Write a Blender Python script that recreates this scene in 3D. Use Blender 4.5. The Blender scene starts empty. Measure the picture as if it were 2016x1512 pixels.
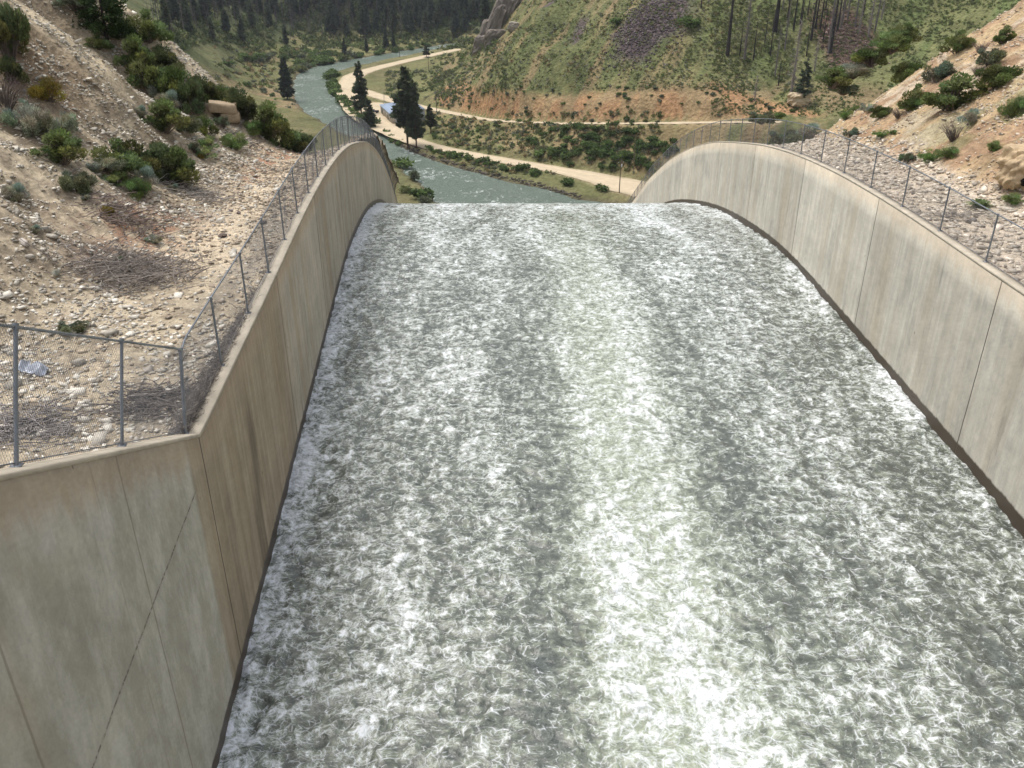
import bpy, math, random
import numpy as np
random.seed(7); RNG = np.random.default_rng(11)
sc = bpy.context.scene
COL = sc.collection
R = math.radians
ZC = 82.0          # camera height above the river
PITCH = R(27.0); FPX = 1680.0
cp, sp_ = math.cos(PITCH), math.sin(PITCH)

# ------------------------------------------------------------------ helpers
def ray(px, py):
    u = (px-1008)/FPX; v = (py-756)/FPX
    return np.array([u, cp - v*sp_, -sp_ - v*cp])
def at(px, py, z):                      # point on the level plane z
    d = ray(px, py); t = (z-ZC)/d[2]
    return np.array([d[0]*t, d[1]*t, z])

_T = {}
def _tab(seed):
    if seed not in _T: _T[seed] = np.random.default_rng(seed+100).random((256, 256))
    return _T[seed]
def vnoise(x, y, seed=0):
    t = _tab(seed); x = np.asarray(x, float); y = np.asarray(y, float)
    xi = np.floor(x).astype(int); yi = np.floor(y).astype(int)
    fx = x-xi; fy = y-yi; fx = fx*fx*(3-2*fx); fy = fy*fy*(3-2*fy)
    a = t[xi & 255, yi & 255]; b = t[(xi+1) & 255, yi & 255]
    c = t[xi & 255, (yi+1) & 255]; d = t[(xi+1) & 255, (yi+1) & 255]
    return (a*(1-fx)+b*fx)*(1-fy) + (c*(1-fx)+d*fx)*fy
def fbm(x, y, seed=0, oct=4):
    s = 0; a = .5; n = 0
    for i in range(oct):
        s = s + a*vnoise(x*2**i+17.3*i, y*2**i-9.1*i, seed+i); n += a; a *= .5
    return s/n
def sstep(a, b, x):
    t = np.clip((np.asarray(x, float)-a)/(b-a), 0, 1); return t*t*(3-2*t)
def lerp(a, b, t): return a+(b-a)*t

def mesh_np(name, V, F, mat, parent=None, col=None, uv=None, smooth=False, kind=None, loc=None, mats=None, midx=None):
    """V (n,3), F (m,k) or list of such arrays"""
    V = np.asarray(V, np.float32)
    Fs = F if isinstance(F, list) else [F]
    Fs = [np.asarray(f, np.int32) for f in Fs if len(f)]
    me = bpy.data.meshes.new(name)
    me.vertices.add(len(V)); me.vertices.foreach_set('co', V.ravel())
    li = np.concatenate([f.ravel() for f in Fs]); cnt = np.concatenate([np.full(len(f), f.shape[1], np.int32) for f in Fs])
    me.loops.add(len(li)); me.loops.foreach_set('vertex_index', li)
    me.polygons.add(len(cnt)); st = np.concatenate([[0], np.cumsum(cnt)[:-1]]).astype(np.int32)
    me.polygons.foreach_set('loop_start', st)
    if smooth: me.polygons.foreach_set('use_smooth', np.ones(len(cnt), bool))
    if midx is not None: me.polygons.foreach_set('material_index', np.asarray(midx, np.int32))
    me.update(calc_edges=True)
    if col is not None:
        c = np.ones((len(V), 4), np.float32); c[:, :3] = col
        a = me.color_attributes.new('Col', 'FLOAT_COLOR', 'POINT'); a.data.foreach_set('color', c.ravel())
    if uv is not None:
        l = me.uv_layers.new(name='UVMap'); l.data.foreach_set('uv', np.asarray(uv, np.float32)[li].ravel())
    for m in (mats or [mat]): me.materials.append(m)
    o = bpy.data.objects.new(name, me); COL.objects.link(o)
    if parent: o.parent = parent
    if loc is not None: o.location = loc
    if kind: o['kind'] = kind
    return o
def tag(o, label, cat, group=None, kind=None):
    if label: o['label'] = label
    if cat: o['category'] = cat
    if group: o['group'] = group
    if kind: o['kind'] = kind
    return o
def empty(name, loc, rz=0, label=None, cat=None, group=None):
    o = bpy.data.objects.new(name, None); COL.objects.link(o); o.empty_display_size = .2
    o.location = loc; o.rotation_euler = (0, 0, rz)
    return tag(o, label, cat, group)
def copy_tree(o, parent=None):
    c = o.copy(); COL.objects.link(c)
    if parent: c.parent = parent
    for ch in list(o.children): copy_tree(ch, c)
    return c
class MB:
    def __init__(s): s.V = []; s.F = {3: [], 4: []}; s.C = []; s.n = 0
    def add(s, V, F, col=(1, 1, 1)):
        V = np.asarray(V, float).reshape(-1, 3); F = np.asarray(F, int)
        s.F[F.shape[1]].append(F+s.n); s.V.append(V); s.n += len(V)
        s.C.append(np.broadcast_to(np.asarray(col, float), V.shape).copy())
    def box(s, c, size, rz=0, col=(1, 1, 1), rot=None):
        x, y, z = [a/2 for a in size]
        V = np.array([[-x,-y,-z],[x,-y,-z],[x,y,-z],[-x,y,-z],[-x,-y,z],[x,-y,z],[x,y,z],[-x,y,z]])
        if rot is not None: V = V @ np.asarray(rot).T
        ca, sa = math.cos(rz), math.sin(rz)
        V = V @ np.array([[ca, sa, 0], [-sa, ca, 0], [0, 0, 1]]) + np.asarray(c)
        s.add(V, [[0,3,2,1],[4,5,6,7],[0,1,5,4],[1,2,6,5],[2,3,7,6],[3,0,4,7]], col)
    def tube(s, P, r, n=6, col=(1, 1, 1), cap=True):
        P = np.asarray(P, float); m = len(P); r = np.broadcast_to(np.asarray(r, float), (m,))
        T = np.gradient(P, axis=0); T /= np.linalg.norm(T, axis=1)[:, None]+1e-9
        ref = np.array([0, 0, 1.]) if abs(T[0][2]) < .9 else np.array([1., 0, 0])
        A = np.cross(T, ref); A /= np.linalg.norm(A, axis=1)[:, None]+1e-9; B = np.cross(T, A)
        th = np.arange(n)*2*math.pi/n
        V = P[:, None]+r[:, None, None]*(np.cos(th)[None, :, None]*A[:, None]+np.sin(th)[None, :, None]*B[:, None])
        V = V.reshape(-1, 3); i = np.arange(m-1)[:, None]*n; j = np.arange(n)[None]
        q = np.stack([i+j, i+(j+1) % n, i+n+(j+1) % n, i+n+j], -1).reshape(-1, 4)
        s.add(V, q, col)
        if cap:
            for k, base in ((0, 0), (m-1, (m-1)*n)):
                c = [[base+a, base+(a+1) % n, base+(a+2) % n] for a in range(0)]
                ring = V[base:base+n]; ctr = ring.mean(0)
                s.add(np.vstack([ring, ctr]), [[a, (a+1) % n, n] for a in range(n)], col)
    def build(s, name, mat, parent=None, smooth=False, kind=None, loc=None):
        V = np.concatenate(s.V); C = np.concatenate(s.C)
        F = [np.concatenate(f) for f in (s.F[3], s.F[4]) if f]
        return mesh_np(name, V, F, mat, parent, col=C, smooth=smooth, kind=kind, loc=loc)

# ------------------------------------------------------------------ materials
class NT:
    def __init__(s, name):
        s.m = bpy.data.materials.new(name); s.m.use_nodes = True; s.t = s.m.node_tree; s.n = s.t.nodes
        s.b = s.n['Principled BSDF']
    def new(s, t, **k):
        x = s.n.new(t)
        for a, v in k.items():
            if a in x.inputs: pass
            setattr(x, a, v)
        return x
    def link(s, a, b): s.t.links.new(a, b)
    def val(s, sock, v):
        if isinstance(v, (int, float)): sock.default_value = v
        elif isinstance(v, (tuple, list)): sock.default_value = (v if len(v) == len(sock.default_value) else tuple(v)+(1,))
        else: s.link(v, sock)
    def math(s, op, a, b=0, c=0, clamp=False):
        x = s.new('ShaderNodeMath', operation=op, use_clamp=clamp)
        s.val(x.inputs[0], a); s.val(x.inputs[1], b); s.val(x.inputs[2], c); return x.outputs[0]
    def mix(s, f, a, b, mode='MIX'):
        x = s.new('ShaderNodeMix', data_type='RGBA', blend_type=mode)
        s.val(x.inputs[0], f); s.val(x.inputs[6], a); s.val(x.inputs[7], b); return x.outputs[2]
    def noise(s, vec, scale, detail=4, rough=.55, out=0, dist=0):
        x = s.new('ShaderNodeTexNoise'); s.val(x.inputs['Scale'], scale); s.val(x.inputs['Detail'], detail)
        s.val(x.inputs['Roughness'], rough); s.val(x.inputs['Distortion'], dist); s.link(vec, x.inputs['Vector']); return x.outputs[out]
    def vor(s, vec, scale, feature='F1', out=0, rnd=1):
        x = s.new('ShaderNodeTexVoronoi', feature=feature); s.val(x.inputs['Scale'], scale); s.link(vec, x.inputs['Vector'])
        x.inputs['Randomness'].default_value = rnd; return x.outputs[out]
    def ramp(s, f, lo, hi, a=0., b=1.):
        x = s.new('ShaderNodeMapRange', interpolation_type='SMOOTHSTEP'); s.val(x.inputs[0], f); s.val(x.inputs[1], lo); s.val(x.inputs[2], hi)
        s.val(x.inputs[3], a); s.val(x.inputs[4], b); return x.outputs[0]
    def obj(s): return s.new('ShaderNodeTexCoord').outputs['Object']
    def uv(s): return s.new('ShaderNodeTexCoord').outputs['UV']
    def scale(s, vec, v, loc=(0, 0, 0)):
        x = s.new('ShaderNodeMapping'); s.link(vec, x.inputs[0]); x.inputs['Scale'].default_value = v; x.inputs['Location'].default_value = loc; return x.outputs[0]
    def vadd(s, a, b, sc_=1.):
        x = s.new('ShaderNodeVectorMath', operation='MULTIPLY_ADD'); s.link(b, x.inputs[0]); x.inputs[1].default_value = (sc_,)*3; s.link(a, x.inputs[2]); return x.outputs[0]
    def attr(s, name='Col'): return s.new('ShaderNodeVertexColor', layer_name=name).outputs[0]
    def bump(s, h, strength=.5, dist=.1, nrm=None):
        x = s.new('ShaderNodeBump'); s.val(x.inputs['Strength'], strength); s.val(x.inputs['Distance'], dist); s.link(h, x.inputs['Height'])
        if nrm: s.link(nrm, x.inputs['Normal'])
        return x.outputs[0]
    def out(s, col, rough=.8, nrm=None, metal=0, spec=None):
        s.val(s.b.inputs['Base Color'], col); s.val(s.b.inputs['Roughness'], rough); s.val(s.b.inputs['Metallic'], metal)
        if nrm: s.link(nrm, s.b.inputs['Normal'])
        if spec is not None: s.val(s.b.inputs['Specular IOR Level'], spec)
        return s.m
    def sep(s, v):
        x = s.new('ShaderNodeSeparateXYZ'); s.link(v, x.inputs[0]); return x.outputs
def simple(name, col, rough=.7, metal=0, var=.15, sc_=3.):
    t = NT(name); n = t.noise(t.obj(), sc_, 4)
    f = t.ramp(n, .25, .75, 1-var, 1+var)
    return t.out(t.mix(1, tuple(col)+(1,), t.new_rgb(f) if False else f, 'MULTIPLY') if False else t.mulcol(col, f), rough, None, metal)
def mulcol(t, col, f):
    x = t.new('ShaderNodeVectorMath', operation='SCALE')
    if isinstance(col, tuple): x.inputs[0].default_value = col[:3]
    else: t.link(col, x.inputs[0])
    t.val(x.inputs[3], f); return x.outputs[0]
NT.mulcol = mulcol
def attr_mat(name, sc_=2., lo=.7, hi=1.3, rough=.85, bscale=None, bstr=.5, bdist=.1, transl=0):
    t = NT(name); o = t.obj(); n = t.noise(o, sc_, 5, .65)
    c = t.mulcol(t.attr(), t.ramp(n, .2, .8, lo, hi)); nr = None
    if bscale: nr = t.bump(t.noise(o, bscale, 4, .6), bstr, bdist)
    m = t.out(c, rough, nr, 0, .2)
    return m

M = {}
def concrete(name, base, pale, tan, streak=.5, near=False):
    t = NT(name); uv = t.uv(); sep = t.sep(uv); u, v = sep[0], sep[1]       # u metres along the wall, v metres below its top
    x = t.new('ShaderNodeAttribute', attribute_name='Col'); hw = t.sep(x.outputs['Color'])[0]   # metres above the water
    st1 = t.noise(t.scale(uv, (2.6, .10, 1)), 1, 5, .6); st2 = t.noise(t.scale(uv, (.55, .05, 1)), 1, 3, .5)
    st3 = t.noise(t.scale(uv, (7., .35, 1)), 1, 4, .7); bl = t.noise(uv, .45, 6, .6)
    fine = t.noise(uv, 9, 5, .7)
    c = t.mix(t.ramp(st1, .30, .74), base, pale)
    c = t.mix(t.ramp(st2, .45, .72, 0, .65), c, tan)
    c = t.mix(t.ramp(st3, .52, .72, 0, .45), c, pale)
    gp = t.math('MULTIPLY', t.ramp(t.noise(t.scale(uv, (.5, .22, 1), (3, 8, 0)), 1, 5, .65), .50, .62), t.ramp(t.noise(t.scale(uv, (3.5, .5, 1)), 1, 4, .6), .35, .6))
    c = t.mix(t.math('MULTIPLY', gp, .55), c, (base[0]*.72, base[1]*.75, base[2]*.78, 1))
    # drier, browner band that hangs from the coping with a ragged lower edge
    edge = t.math('ADD', t.math('MULTIPLY', st3, 1.5), t.math('MULTIPLY', st1, 1.8))
    band = t.ramp(t.math('SUBTRACT', v, edge), -1.25, -.65, .75, 0)
    c = t.mix(band, c, tan)
    # dark run-down streaks
    dk = t.math('MULTIPLY', t.ramp(t.noise(t.scale(uv, (1.3, .06, 1), (5, 3, 0)), 1, 3, .6), .60, .76), t.ramp(bl, .35, .6))
    c = t.mix(t.math('MULTIPLY', dk, streak), c, (.135, .115, .095, 1))
    # construction joints every 12.6 m, faint form lines
    wobl = t.math('MULTIPLY', t.math('SUBTRACT', t.noise(t.scale(uv, (.3, .8, 1)), 1, 2), .5), .06)
    def line(period, off, w, soft):
        f = t.math('PINGPONG', t.math('ADD', t.math('SUBTRACT', u, off), wobl), period/2)
        return t.ramp(f, w, w+soft, 1, 0)
    if near:      # the smooth olive grey approach panel before the corner, brown stained concrete after it
        nz = t.ramp(t.math('ADD', u, t.math('MULTIPLY', t.math('SUBTRACT', st2, .5), .5)), 3.9, 4.3, 1, 0)
        cl = t.noise(t.scale(uv, (1.0, .32, 1)), .9, 7, .7)
        pc = t.mix(t.ramp(cl, .40, .66), (.40, .38, .31, 1), (.56, .545, .475, 1)); pc = t.mix(t.ramp(bl, .5, .7, 0, .6), pc, (.37, .335, .25, 1))
        pc = t.mix(t.ramp(t.math('SUBTRACT', v, t.math('MULTIPLY', st1, 1.6)), -.4, .5, .85, 0), pc, (.40, .325, .225, 1))
        brn = t.ramp(t.math('ABSOLUTE', t.math('SUBTRACT', u, 10.5)), 5.5, 9.5, 1, 0)
        bc = t.mix(t.ramp(st1, .3, .7), (.30, .235, .15, 1), (.42, .34, .235, 1))
        c = t.mix(t.math('MULTIPLY', brn, .75), c, bc)
        sm = t.math('MULTIPLY', t.math('MULTIPLY', t.ramp(st2, .50, .60), t.ramp(v, .6, 3.)), t.ramp(t.math('ABSOLUTE', t.math('SUBTRACT', u, 9.5)), 2.5, 4.5, 1, 0))
        c = t.mix(t.math('MULTIPLY', sm, .6), c, (.12, .095, .07, 1))
        c = t.mix(t.math('MULTIPLY', nz, .95), c, pc)
        hz_ = t.math('ABSOLUTE', t.math('SUBTRACT', t.math('SUBTRACT', hw, t.math('MULTIPLY', u, .055)), t.math('ADD', 6.68, t.math('MULTIPLY', wobl, 2.))))
        hj = t.math('MULTIPLY', t.math('MULTIPLY', t.ramp(hz_, .012, .05, 1, 0), nz), t.ramp(fine, .42, .55, .1, .75))
        c = t.mix(t.math('MULTIPLY', t.math('MULTIPLY', t.ramp(hz_, .05, .16, 1, 0), nz), .35), c, (.42, .40, .34, 1))
        c = t.mix(hj, c, (.09, .07, .05, 1))
        c = t.mix(t.math('MULTIPLY', t.math('MULTIPLY', line(4.9, 5.2, .012, .035), t.ramp(u, 4.8, 4.9, 1, 0)), .5), c, (.16, .135, .10, 1))
    c = t.mulcol(c, t.ramp(fine, .2, .8, .92, 1.09)); c = t.mulcol(c, t.ramp(bl, .2, .8, .86, 1.14))
    wn = t.new('ShaderNodeTexWhiteNoise', noise_dimensions='1D'); t.link(t.math('FLOOR', t.math('DIVIDE', t.math('SUBTRACT', u, 5.2-12.6*20), 6.3)), wn.inputs['W'])
    c = t.mulcol(c, t.ramp(wn.outputs[0], 0, 1, .90, 1.09))
    c = t.mulcol(c, t.ramp(t.noise(uv, 2.2, 6, .7), .3, .7, .93, 1.07))
    j = line(12.6, 5.2, .02, .03)
    c = t.mix(t.math('MULTIPLY', j, .85), c, (.07, .055, .045, 1))
    c = t.mix(t.math('MULTIPLY', line(12.6, 5.2+2.9, .015, .22), .18), c, tan)
    c = t.mix(t.math('MULTIPLY', t.math('MULTIPLY', line(12.6, 5.2+6.6, .012, .03), t.ramp(bl, .4, .6)), .35), c, (.16, .13, .1, 1))
    # cracks / pock marks
    pk = t.ramp(t.vor(t.scale(uv, (1.0, .45, 1)), 1.3), .03, .055, .7, 0)
    c = t.mix(t.math('MULTIPLY', pk, t.ramp(t.noise(uv, .8, 2), .5, .6)), c, (.09, .055, .04, 1))
    # wet dark strip just above the water line
    wob = t.math('MULTIPLY', t.noise(t.scale(uv, (1.2, 0, 0)), 1, 4, .7), .35)
    wet = t.ramp(t.math('SUBTRACT', hw, wob), .33, .45, 1, 0)
    c = t.mix(wet, c, (.075, .058, .042, 1))
    rough = t.ramp(wet, 0, 1, .85, .45)
    h = t.math('ADD', t.math('MULTIPLY', fine, .3), t.math('MULTIPLY', j, -2.))
    return t.out(c, rough, t.bump(h, .35, .03), 0, .25)
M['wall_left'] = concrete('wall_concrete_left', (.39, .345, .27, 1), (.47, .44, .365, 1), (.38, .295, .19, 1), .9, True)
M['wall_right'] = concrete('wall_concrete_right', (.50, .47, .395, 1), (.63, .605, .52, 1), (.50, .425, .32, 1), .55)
M['coping'] = attr_mat('coping_concrete', 1.5, .8, 1.15, .9, 12, .3, .02)
M['steel'] = simple('galvanised_steel', (.20, .215, .235), .45, .35, .15, 4)
M['wire'] = simple('fence_wire', (.17, .18, .20), .5, .4, .1, 2)
M['terrain'] = None
M['stone'] = attr_mat('loose_stone', 6, .8, 1.2, .9)
M['leaf'] = attr_mat('shrub_leaves', 5, .75, 1.3, .8)
_lt = M['leaf'].node_tree; _tr = _lt.nodes.new('ShaderNodeBsdfTranslucent'); _mx = _lt.nodes.new('ShaderNodeMixShader'); _mx.inputs[0].default_value = .42
_pb = _lt.nodes['Principled BSDF']; _lt.links.new(_pb.inputs['Base Color'].links[0].from_socket, _tr.inputs[0]); _lt.links.new(_pb.outputs[0], _mx.inputs[1]); _lt.links.new(_tr.outputs[0], _mx.inputs[2])
_lt.links.new(_mx.outputs[0], _lt.nodes['Material Output'].inputs['Surface'])
M['bark'] = attr_mat('bark', 4, .7, 1.3, .9)
M['dirt_road'] = attr_mat('dirt_road', .5, .9, 1.1, .95)
def terr(name, small, mid, bstr, bdist):
    t = NT(name); o = t.obj(); n1 = t.noise(o, small, 6, .7); n2 = t.noise(o, mid, 4, .6)
    v = t.vor(o, small*1.3); f = t.math('MULTIPLY', t.ramp(n1, .25, .75, .68, 1.32), t.ramp(n2, .3, .7, .85, 1.15))
    c = t.mulcol(t.attr(), f)
    peb = t.ramp(t.vor(o, small*2.2, out=0), .0, .22, 1, 0)
    sel = t.ramp(t.noise(o, mid*1.6, 3), .5, .62)
    c = t.mix(t.math('MULTIPLY', t.math('MULTIPLY', peb, sel), .6), c, (.50, .44, .34, 1)) if small > 2 else c
    if small > 2:
        pb2 = t.math('MULTIPLY', t.ramp(t.vor(o, 11.), .12, .30, 1, 0), t.ramp(t.noise(o, 1.4, 4), .45, .6)); c = t.mix(t.math('MULTIPLY', pb2, .55), c, (.56, .51, .42, 1))
        dk = t.ramp(t.noise(o, 5.5, 5, .75), .56, .68, 0, .65); c = t.mix(dk, c, (.13, .105, .08, 1))
    h = t.math('ADD', n1, t.math('MULTIPLY', v, .6))
    return t.out(c, .95, t.bump(h, bstr, bdist), 0, .1)
M['terrain'] = terr('rocky_soil', 3.2, .5, .8, .12)
M['valley'] = terr('valley_soil', .55, .06, .9, .8)

def ridged(t, vec, scale, detail, rough, gain=2., off=.9):
    x = t.new('ShaderNodeTexNoise', noise_type='RIDGED_MULTIFRACTAL', normalize=True); t.link(vec, x.inputs['Vector'])
    x.inputs['Scale'].default_value = scale; x.inputs['Detail'].default_value = detail; x.inputs['Roughness'].default_value = rough
    x.inputs['Offset'].default_value = off; x.inputs['Gain'].default_value = gain; return x.outputs[0]
def water_mat(name):
    t = NT(name); o = t.obj(); a = t.sep(t.new('ShaderNodeAttribute', attribute_name='Col').outputs['Color'])
    def N(v, sc_, det, rough, sx=1, sy=1, lx=0, ly=0, col=False):
        x = t.new('ShaderNodeTexNoise', noise_dimensions='2D'); t.link(t.scale(v, (sx, sy, 1), (lx, ly, 0)), x.inputs['Vector'])
        x.inputs['Scale'].default_value = sc_; x.inputs['Detail'].default_value = det; x.inputs['Roughness'].default_value = rough; return x.outputs[1 if col else 0]
    def warp(v, sc_, amt, det=1.): return t.vadd(v, N(v, sc_, det, .5, col=True), amt)
    def V(v, sc_, sx=1, sy=1, lx=0):
        x = t.new('ShaderNodeTexVoronoi', feature='DISTANCE_TO_EDGE', voronoi_dimensions='2D'); t.link(t.scale(v, (sx, sy, 1), (lx, 0, 0)), x.inputs['Vector']); x.inputs['Scale'].default_value = sc_; return x.outputs[0]
    mul = lambda x, y: t.math('MULTIPLY', x, y); add = lambda x, y: t.math('ADD', x, y); mx = lambda x, y: t.math('MAXIMUM', x, y); cen = lambda x, k: t.math('MULTIPLY', t.math('SUBTRACT', x, .5), k)
    p = warp(o, .8, .5, 2.); q = warp(p, 2.8, .13, 2.); r = warp(q, 10., .05, 4.)
    def lace(v, w, soft): return mx(t.ramp(v, w, w*.25), mul(t.math('POWER', t.ramp(v, soft, 0), 2.), .42))
    l1 = lace(V(r, 2.5, 1, 1.45), .045, .24); l2 = lace(V(r, 5.2, 1, 1.3, 5.3), .06, .26); l3 = lace(V(r, 10.5, 1, 1.2, 9.1), .09, .3)
    nb = N(q, 1.5, 4, .62); fa = N(q, 3.2, 5, .66, lx=4); fb = N(r, 7., 6, .72); brk = N(q, 3.0, 3, .6, lx=11); brk2 = N(q, 5.5, 3, .6, lx=2, ly=8)
    patch = N(o, .36, 4, .6, 1, .25)
    dens = add(a[0], cen(patch, 1.6))
    f = add(add(cen(nb, 2.3), cen(fa, 1.7)), add(mul(dens, .95), cen(a[1], .8)))
    soft = mul(t.ramp(add(f, cen(fb, 1.6)), .70, 1.45), t.ramp(add(fb, mul(fa, .5)), .52, .92, .5, 1.))
    k1 = t.ramp(add(f, cen(brk, 4.2)), .1, 1.2, .06, 1.); k2 = t.ramp(add(f, cen(brk2, 4.2)), .2, 1.3, .08, .95); k3 = t.ramp(add(f, cen(brk, 2.)), .35, 1.5, .08, .8)
    fil = mx(mul(l1, k1), mx(mul(l2, k2), mul(l3, k3)))
    foam = t.math('MAXIMUM', soft, mul(fil, t.ramp(fb, .34, .55, .7, 1.)), clamp=True)
    veil = t.ramp(add(f, mul(a[2], 1.1)), -.2, 2.0)
    body = t.mix(veil, (.070, .080, .066, 1), (.30, .335, .245, 1)); body = t.mix(t.ramp(dens, .15, -.35), body, (.040, .056, .054, 1))
    body = t.mulcol(body, t.ramp(fa, .3, .7, .78, 1.25))
    c = t.mix(foam, body, t.mulcol((.78, .81, .845, 1), t.ramp(add(fb, mul(fa, .6)), .6, 1.0, .80, 1.04)))
    h = add(mul(fil, .30), add(mul(fa, .7), add(mul(fb, .18), mul(brk2, .5))))
    return t.out(c, t.ramp(foam, 0, .5, .22, .8), t.bump(h, .35, .10), 0, .4)
M['chute_water'] = water_mat('whitewater')
def river_mat():
    t = NT('river_water'); o = t.obj(); s = t.scale(o, (1, .55, 1))
    w = t.new('ShaderNodeTexNoise'); t.link(s, w.inputs['Vector']); w.inputs['Scale'].default_value = .12
    p = t.vadd(s, w.outputs['Color'], 5)
    n = t.noise(p, .55, 6, .72); n2 = t.noise(p, 1.6, 5, .7); big = t.noise(o, .035, 3, .6)
    foam = t.ramp(t.math('ADD', n, t.math('MULTIPLY', t.math('SUBTRACT', big, .5), .45)), .545, .64)
    foam = t.math('MULTIPLY', foam, t.ramp(n2, .42, .6))
    c = t.mix(t.ramp(n2, .3, .7), (.075, .105, .082, 1), (.17, .215, .17, 1))
    c = t.mix(t.math('MULTIPLY', foam, .85), c, (.75, .8, .78, 1))
    return t.out(c, .3, t.bump(t.math('ADD', n, t.math('MULTIPLY', n2, .5)), .7, 1.0), 0, .5)
M['river'] = river_mat()

# ------------------------------------------------------------------ profiles
YY = np.arange(-10, 260, .25)
def smooth_profile(ys, zs, y0, sig):
    z = np.interp(YY, ys, zs); k = np.exp(-(np.arange(-40, 41)*.25/sig)**2/2); k /= k.sum()
    zz = np.convolve(np.pad(z, 40, 'edge'), k, 'valid')
    w = sstep(y0, y0+4, YY); return z*(1-w)+zz*w
_wt = smooth_profile([-10, 18.55, 30, 40, 48, 53, 59, 66, 74, 83, 92, 100, 110, 118, 126, 135, 145, 170, 230],
                     [3.7, -10.85, -11.05, -11.1, -11.4, -11.75, -12.3, -13.2, -14.6, -16.3, -18.5, -20.8, -24.1, -27.2, -30.3, -34.6, -39.2, -51, -80], 21, 2.2)
_wa = smooth_profile([-10, 50, 55, 58, 62, 66.6, 72, 78, 85, 93, 101, 110, 120, 130, 145, 170, 220],
                     [-18.6, -18.85, -18.95, -19.1, -19.45, -20.0, -20.75, -21.75, -23.2, -25.1, -27.2, -30, -33.8, -38.5, -46, -59, -83], -9, 2.5)
walltop = lambda y: ZC+np.interp(y, YY, _wt)
waterz = lambda y: ZC+np.interp(y, YY, _wa)
XL = lambda y: -6.1-.094*np.asarray(y, float)
XR = lambda y: np.interp(y, [-10, 0, 58, 140, 230], [17.6, 17.85, 19.0, 20.3, 21.9])
WT = .42            # wall thickness

# ------------------------------------------------------------------ near banks (height functions)
def bench(y):
    y = np.asarray(y, float); w = walltop(np.maximum(y, 18.55))
    return w - .25 + .0*y
def hL(x, y):
    x = np.asarray(x, float); y = np.asarray(y, float)
    d = XL(y)-WT-x
    fx = -16 - .27*np.maximum(0, 30-y) + .05*np.maximum(0, y-50)
    fx = fx + (fbm(y*.16, y*0, 5)-.5)*1.6
    up = np.log1p(np.exp(np.clip((fx-x)/1.0, -30, 30)))*1.0
    slope = .79*up
    k = sstep(1, 9, up)
    rib = k*(2.1*np.exp(-((y-47)/4.2)**2) - 2.6*np.exp(-((y-56.5)/3.8)**2) + .9*np.exp(-((y-63.5)/2.5)**2) - 1.2*np.exp(-((y-37)/5)**2))
    ye = 61 + .5*np.maximum(0, -x-15) + (fbm(x*.5, y*0, 9)-.5)*1.5
    roll = 1.2*np.log1p(np.exp(np.clip((y-ye)/1.2, -30, 30)))*sstep(.3, 5, d)*.78
    n = (fbm(x*.35, y*.55, 1)-.5)*1.3*sstep(0, 3, up) + (fbm(x*1.3, y*1.6, 2)-.5)*.55*sstep(0, 1.5, d)*(.35+.65*sstep(0, 2, up)) + (fbm(x*.5, y*2.2, 3)-.5)*.5*k
    side = .35*sstep(2.2, 0, d)*sstep(18, 22, y)*0
    near = sstep(18, 6, y)*sstep(6, 1, d)*0
    return np.maximum(bench(y) + slope + rib - roll + n + side + near, .6)
def hR(x, y):
    x = np.asarray(x, float); y = np.asarray(y, float)
    d = x-XR(y)-WT
    fx = 22.9 + (fbm(y*.16, y*0+3, 6)-.5)*1.6 + .12*np.maximum(0, 40-y)
    up = np.log1p(np.exp(np.clip((x-fx)/.9, -30, 30)))*.9
    k = sstep(1, 8, up)
    ye = 70.5 + (fbm(x*.4, y*0, 19)-.5)*1.6
    roll = 1.2*np.log1p(np.exp(np.clip((y-ye)/1.2, -30, 30)))*sstep(.3, 5, d)*.78
    n = (fbm(x*.35, y*.5, 11)-.5)*1.3*sstep(0, 3, up) + (fbm(x*1.2, y*1.5, 12)-.5)*.5*sstep(0, 1.5, d)*(.4+.6*sstep(0, 2, up)) + (fbm(x*.45, y*1.9, 13)-.5)*.45*k
    return np.maximum(bench(y) + .72*up + n - roll - (np.maximum(0, up-26))*.2, .6)

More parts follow.
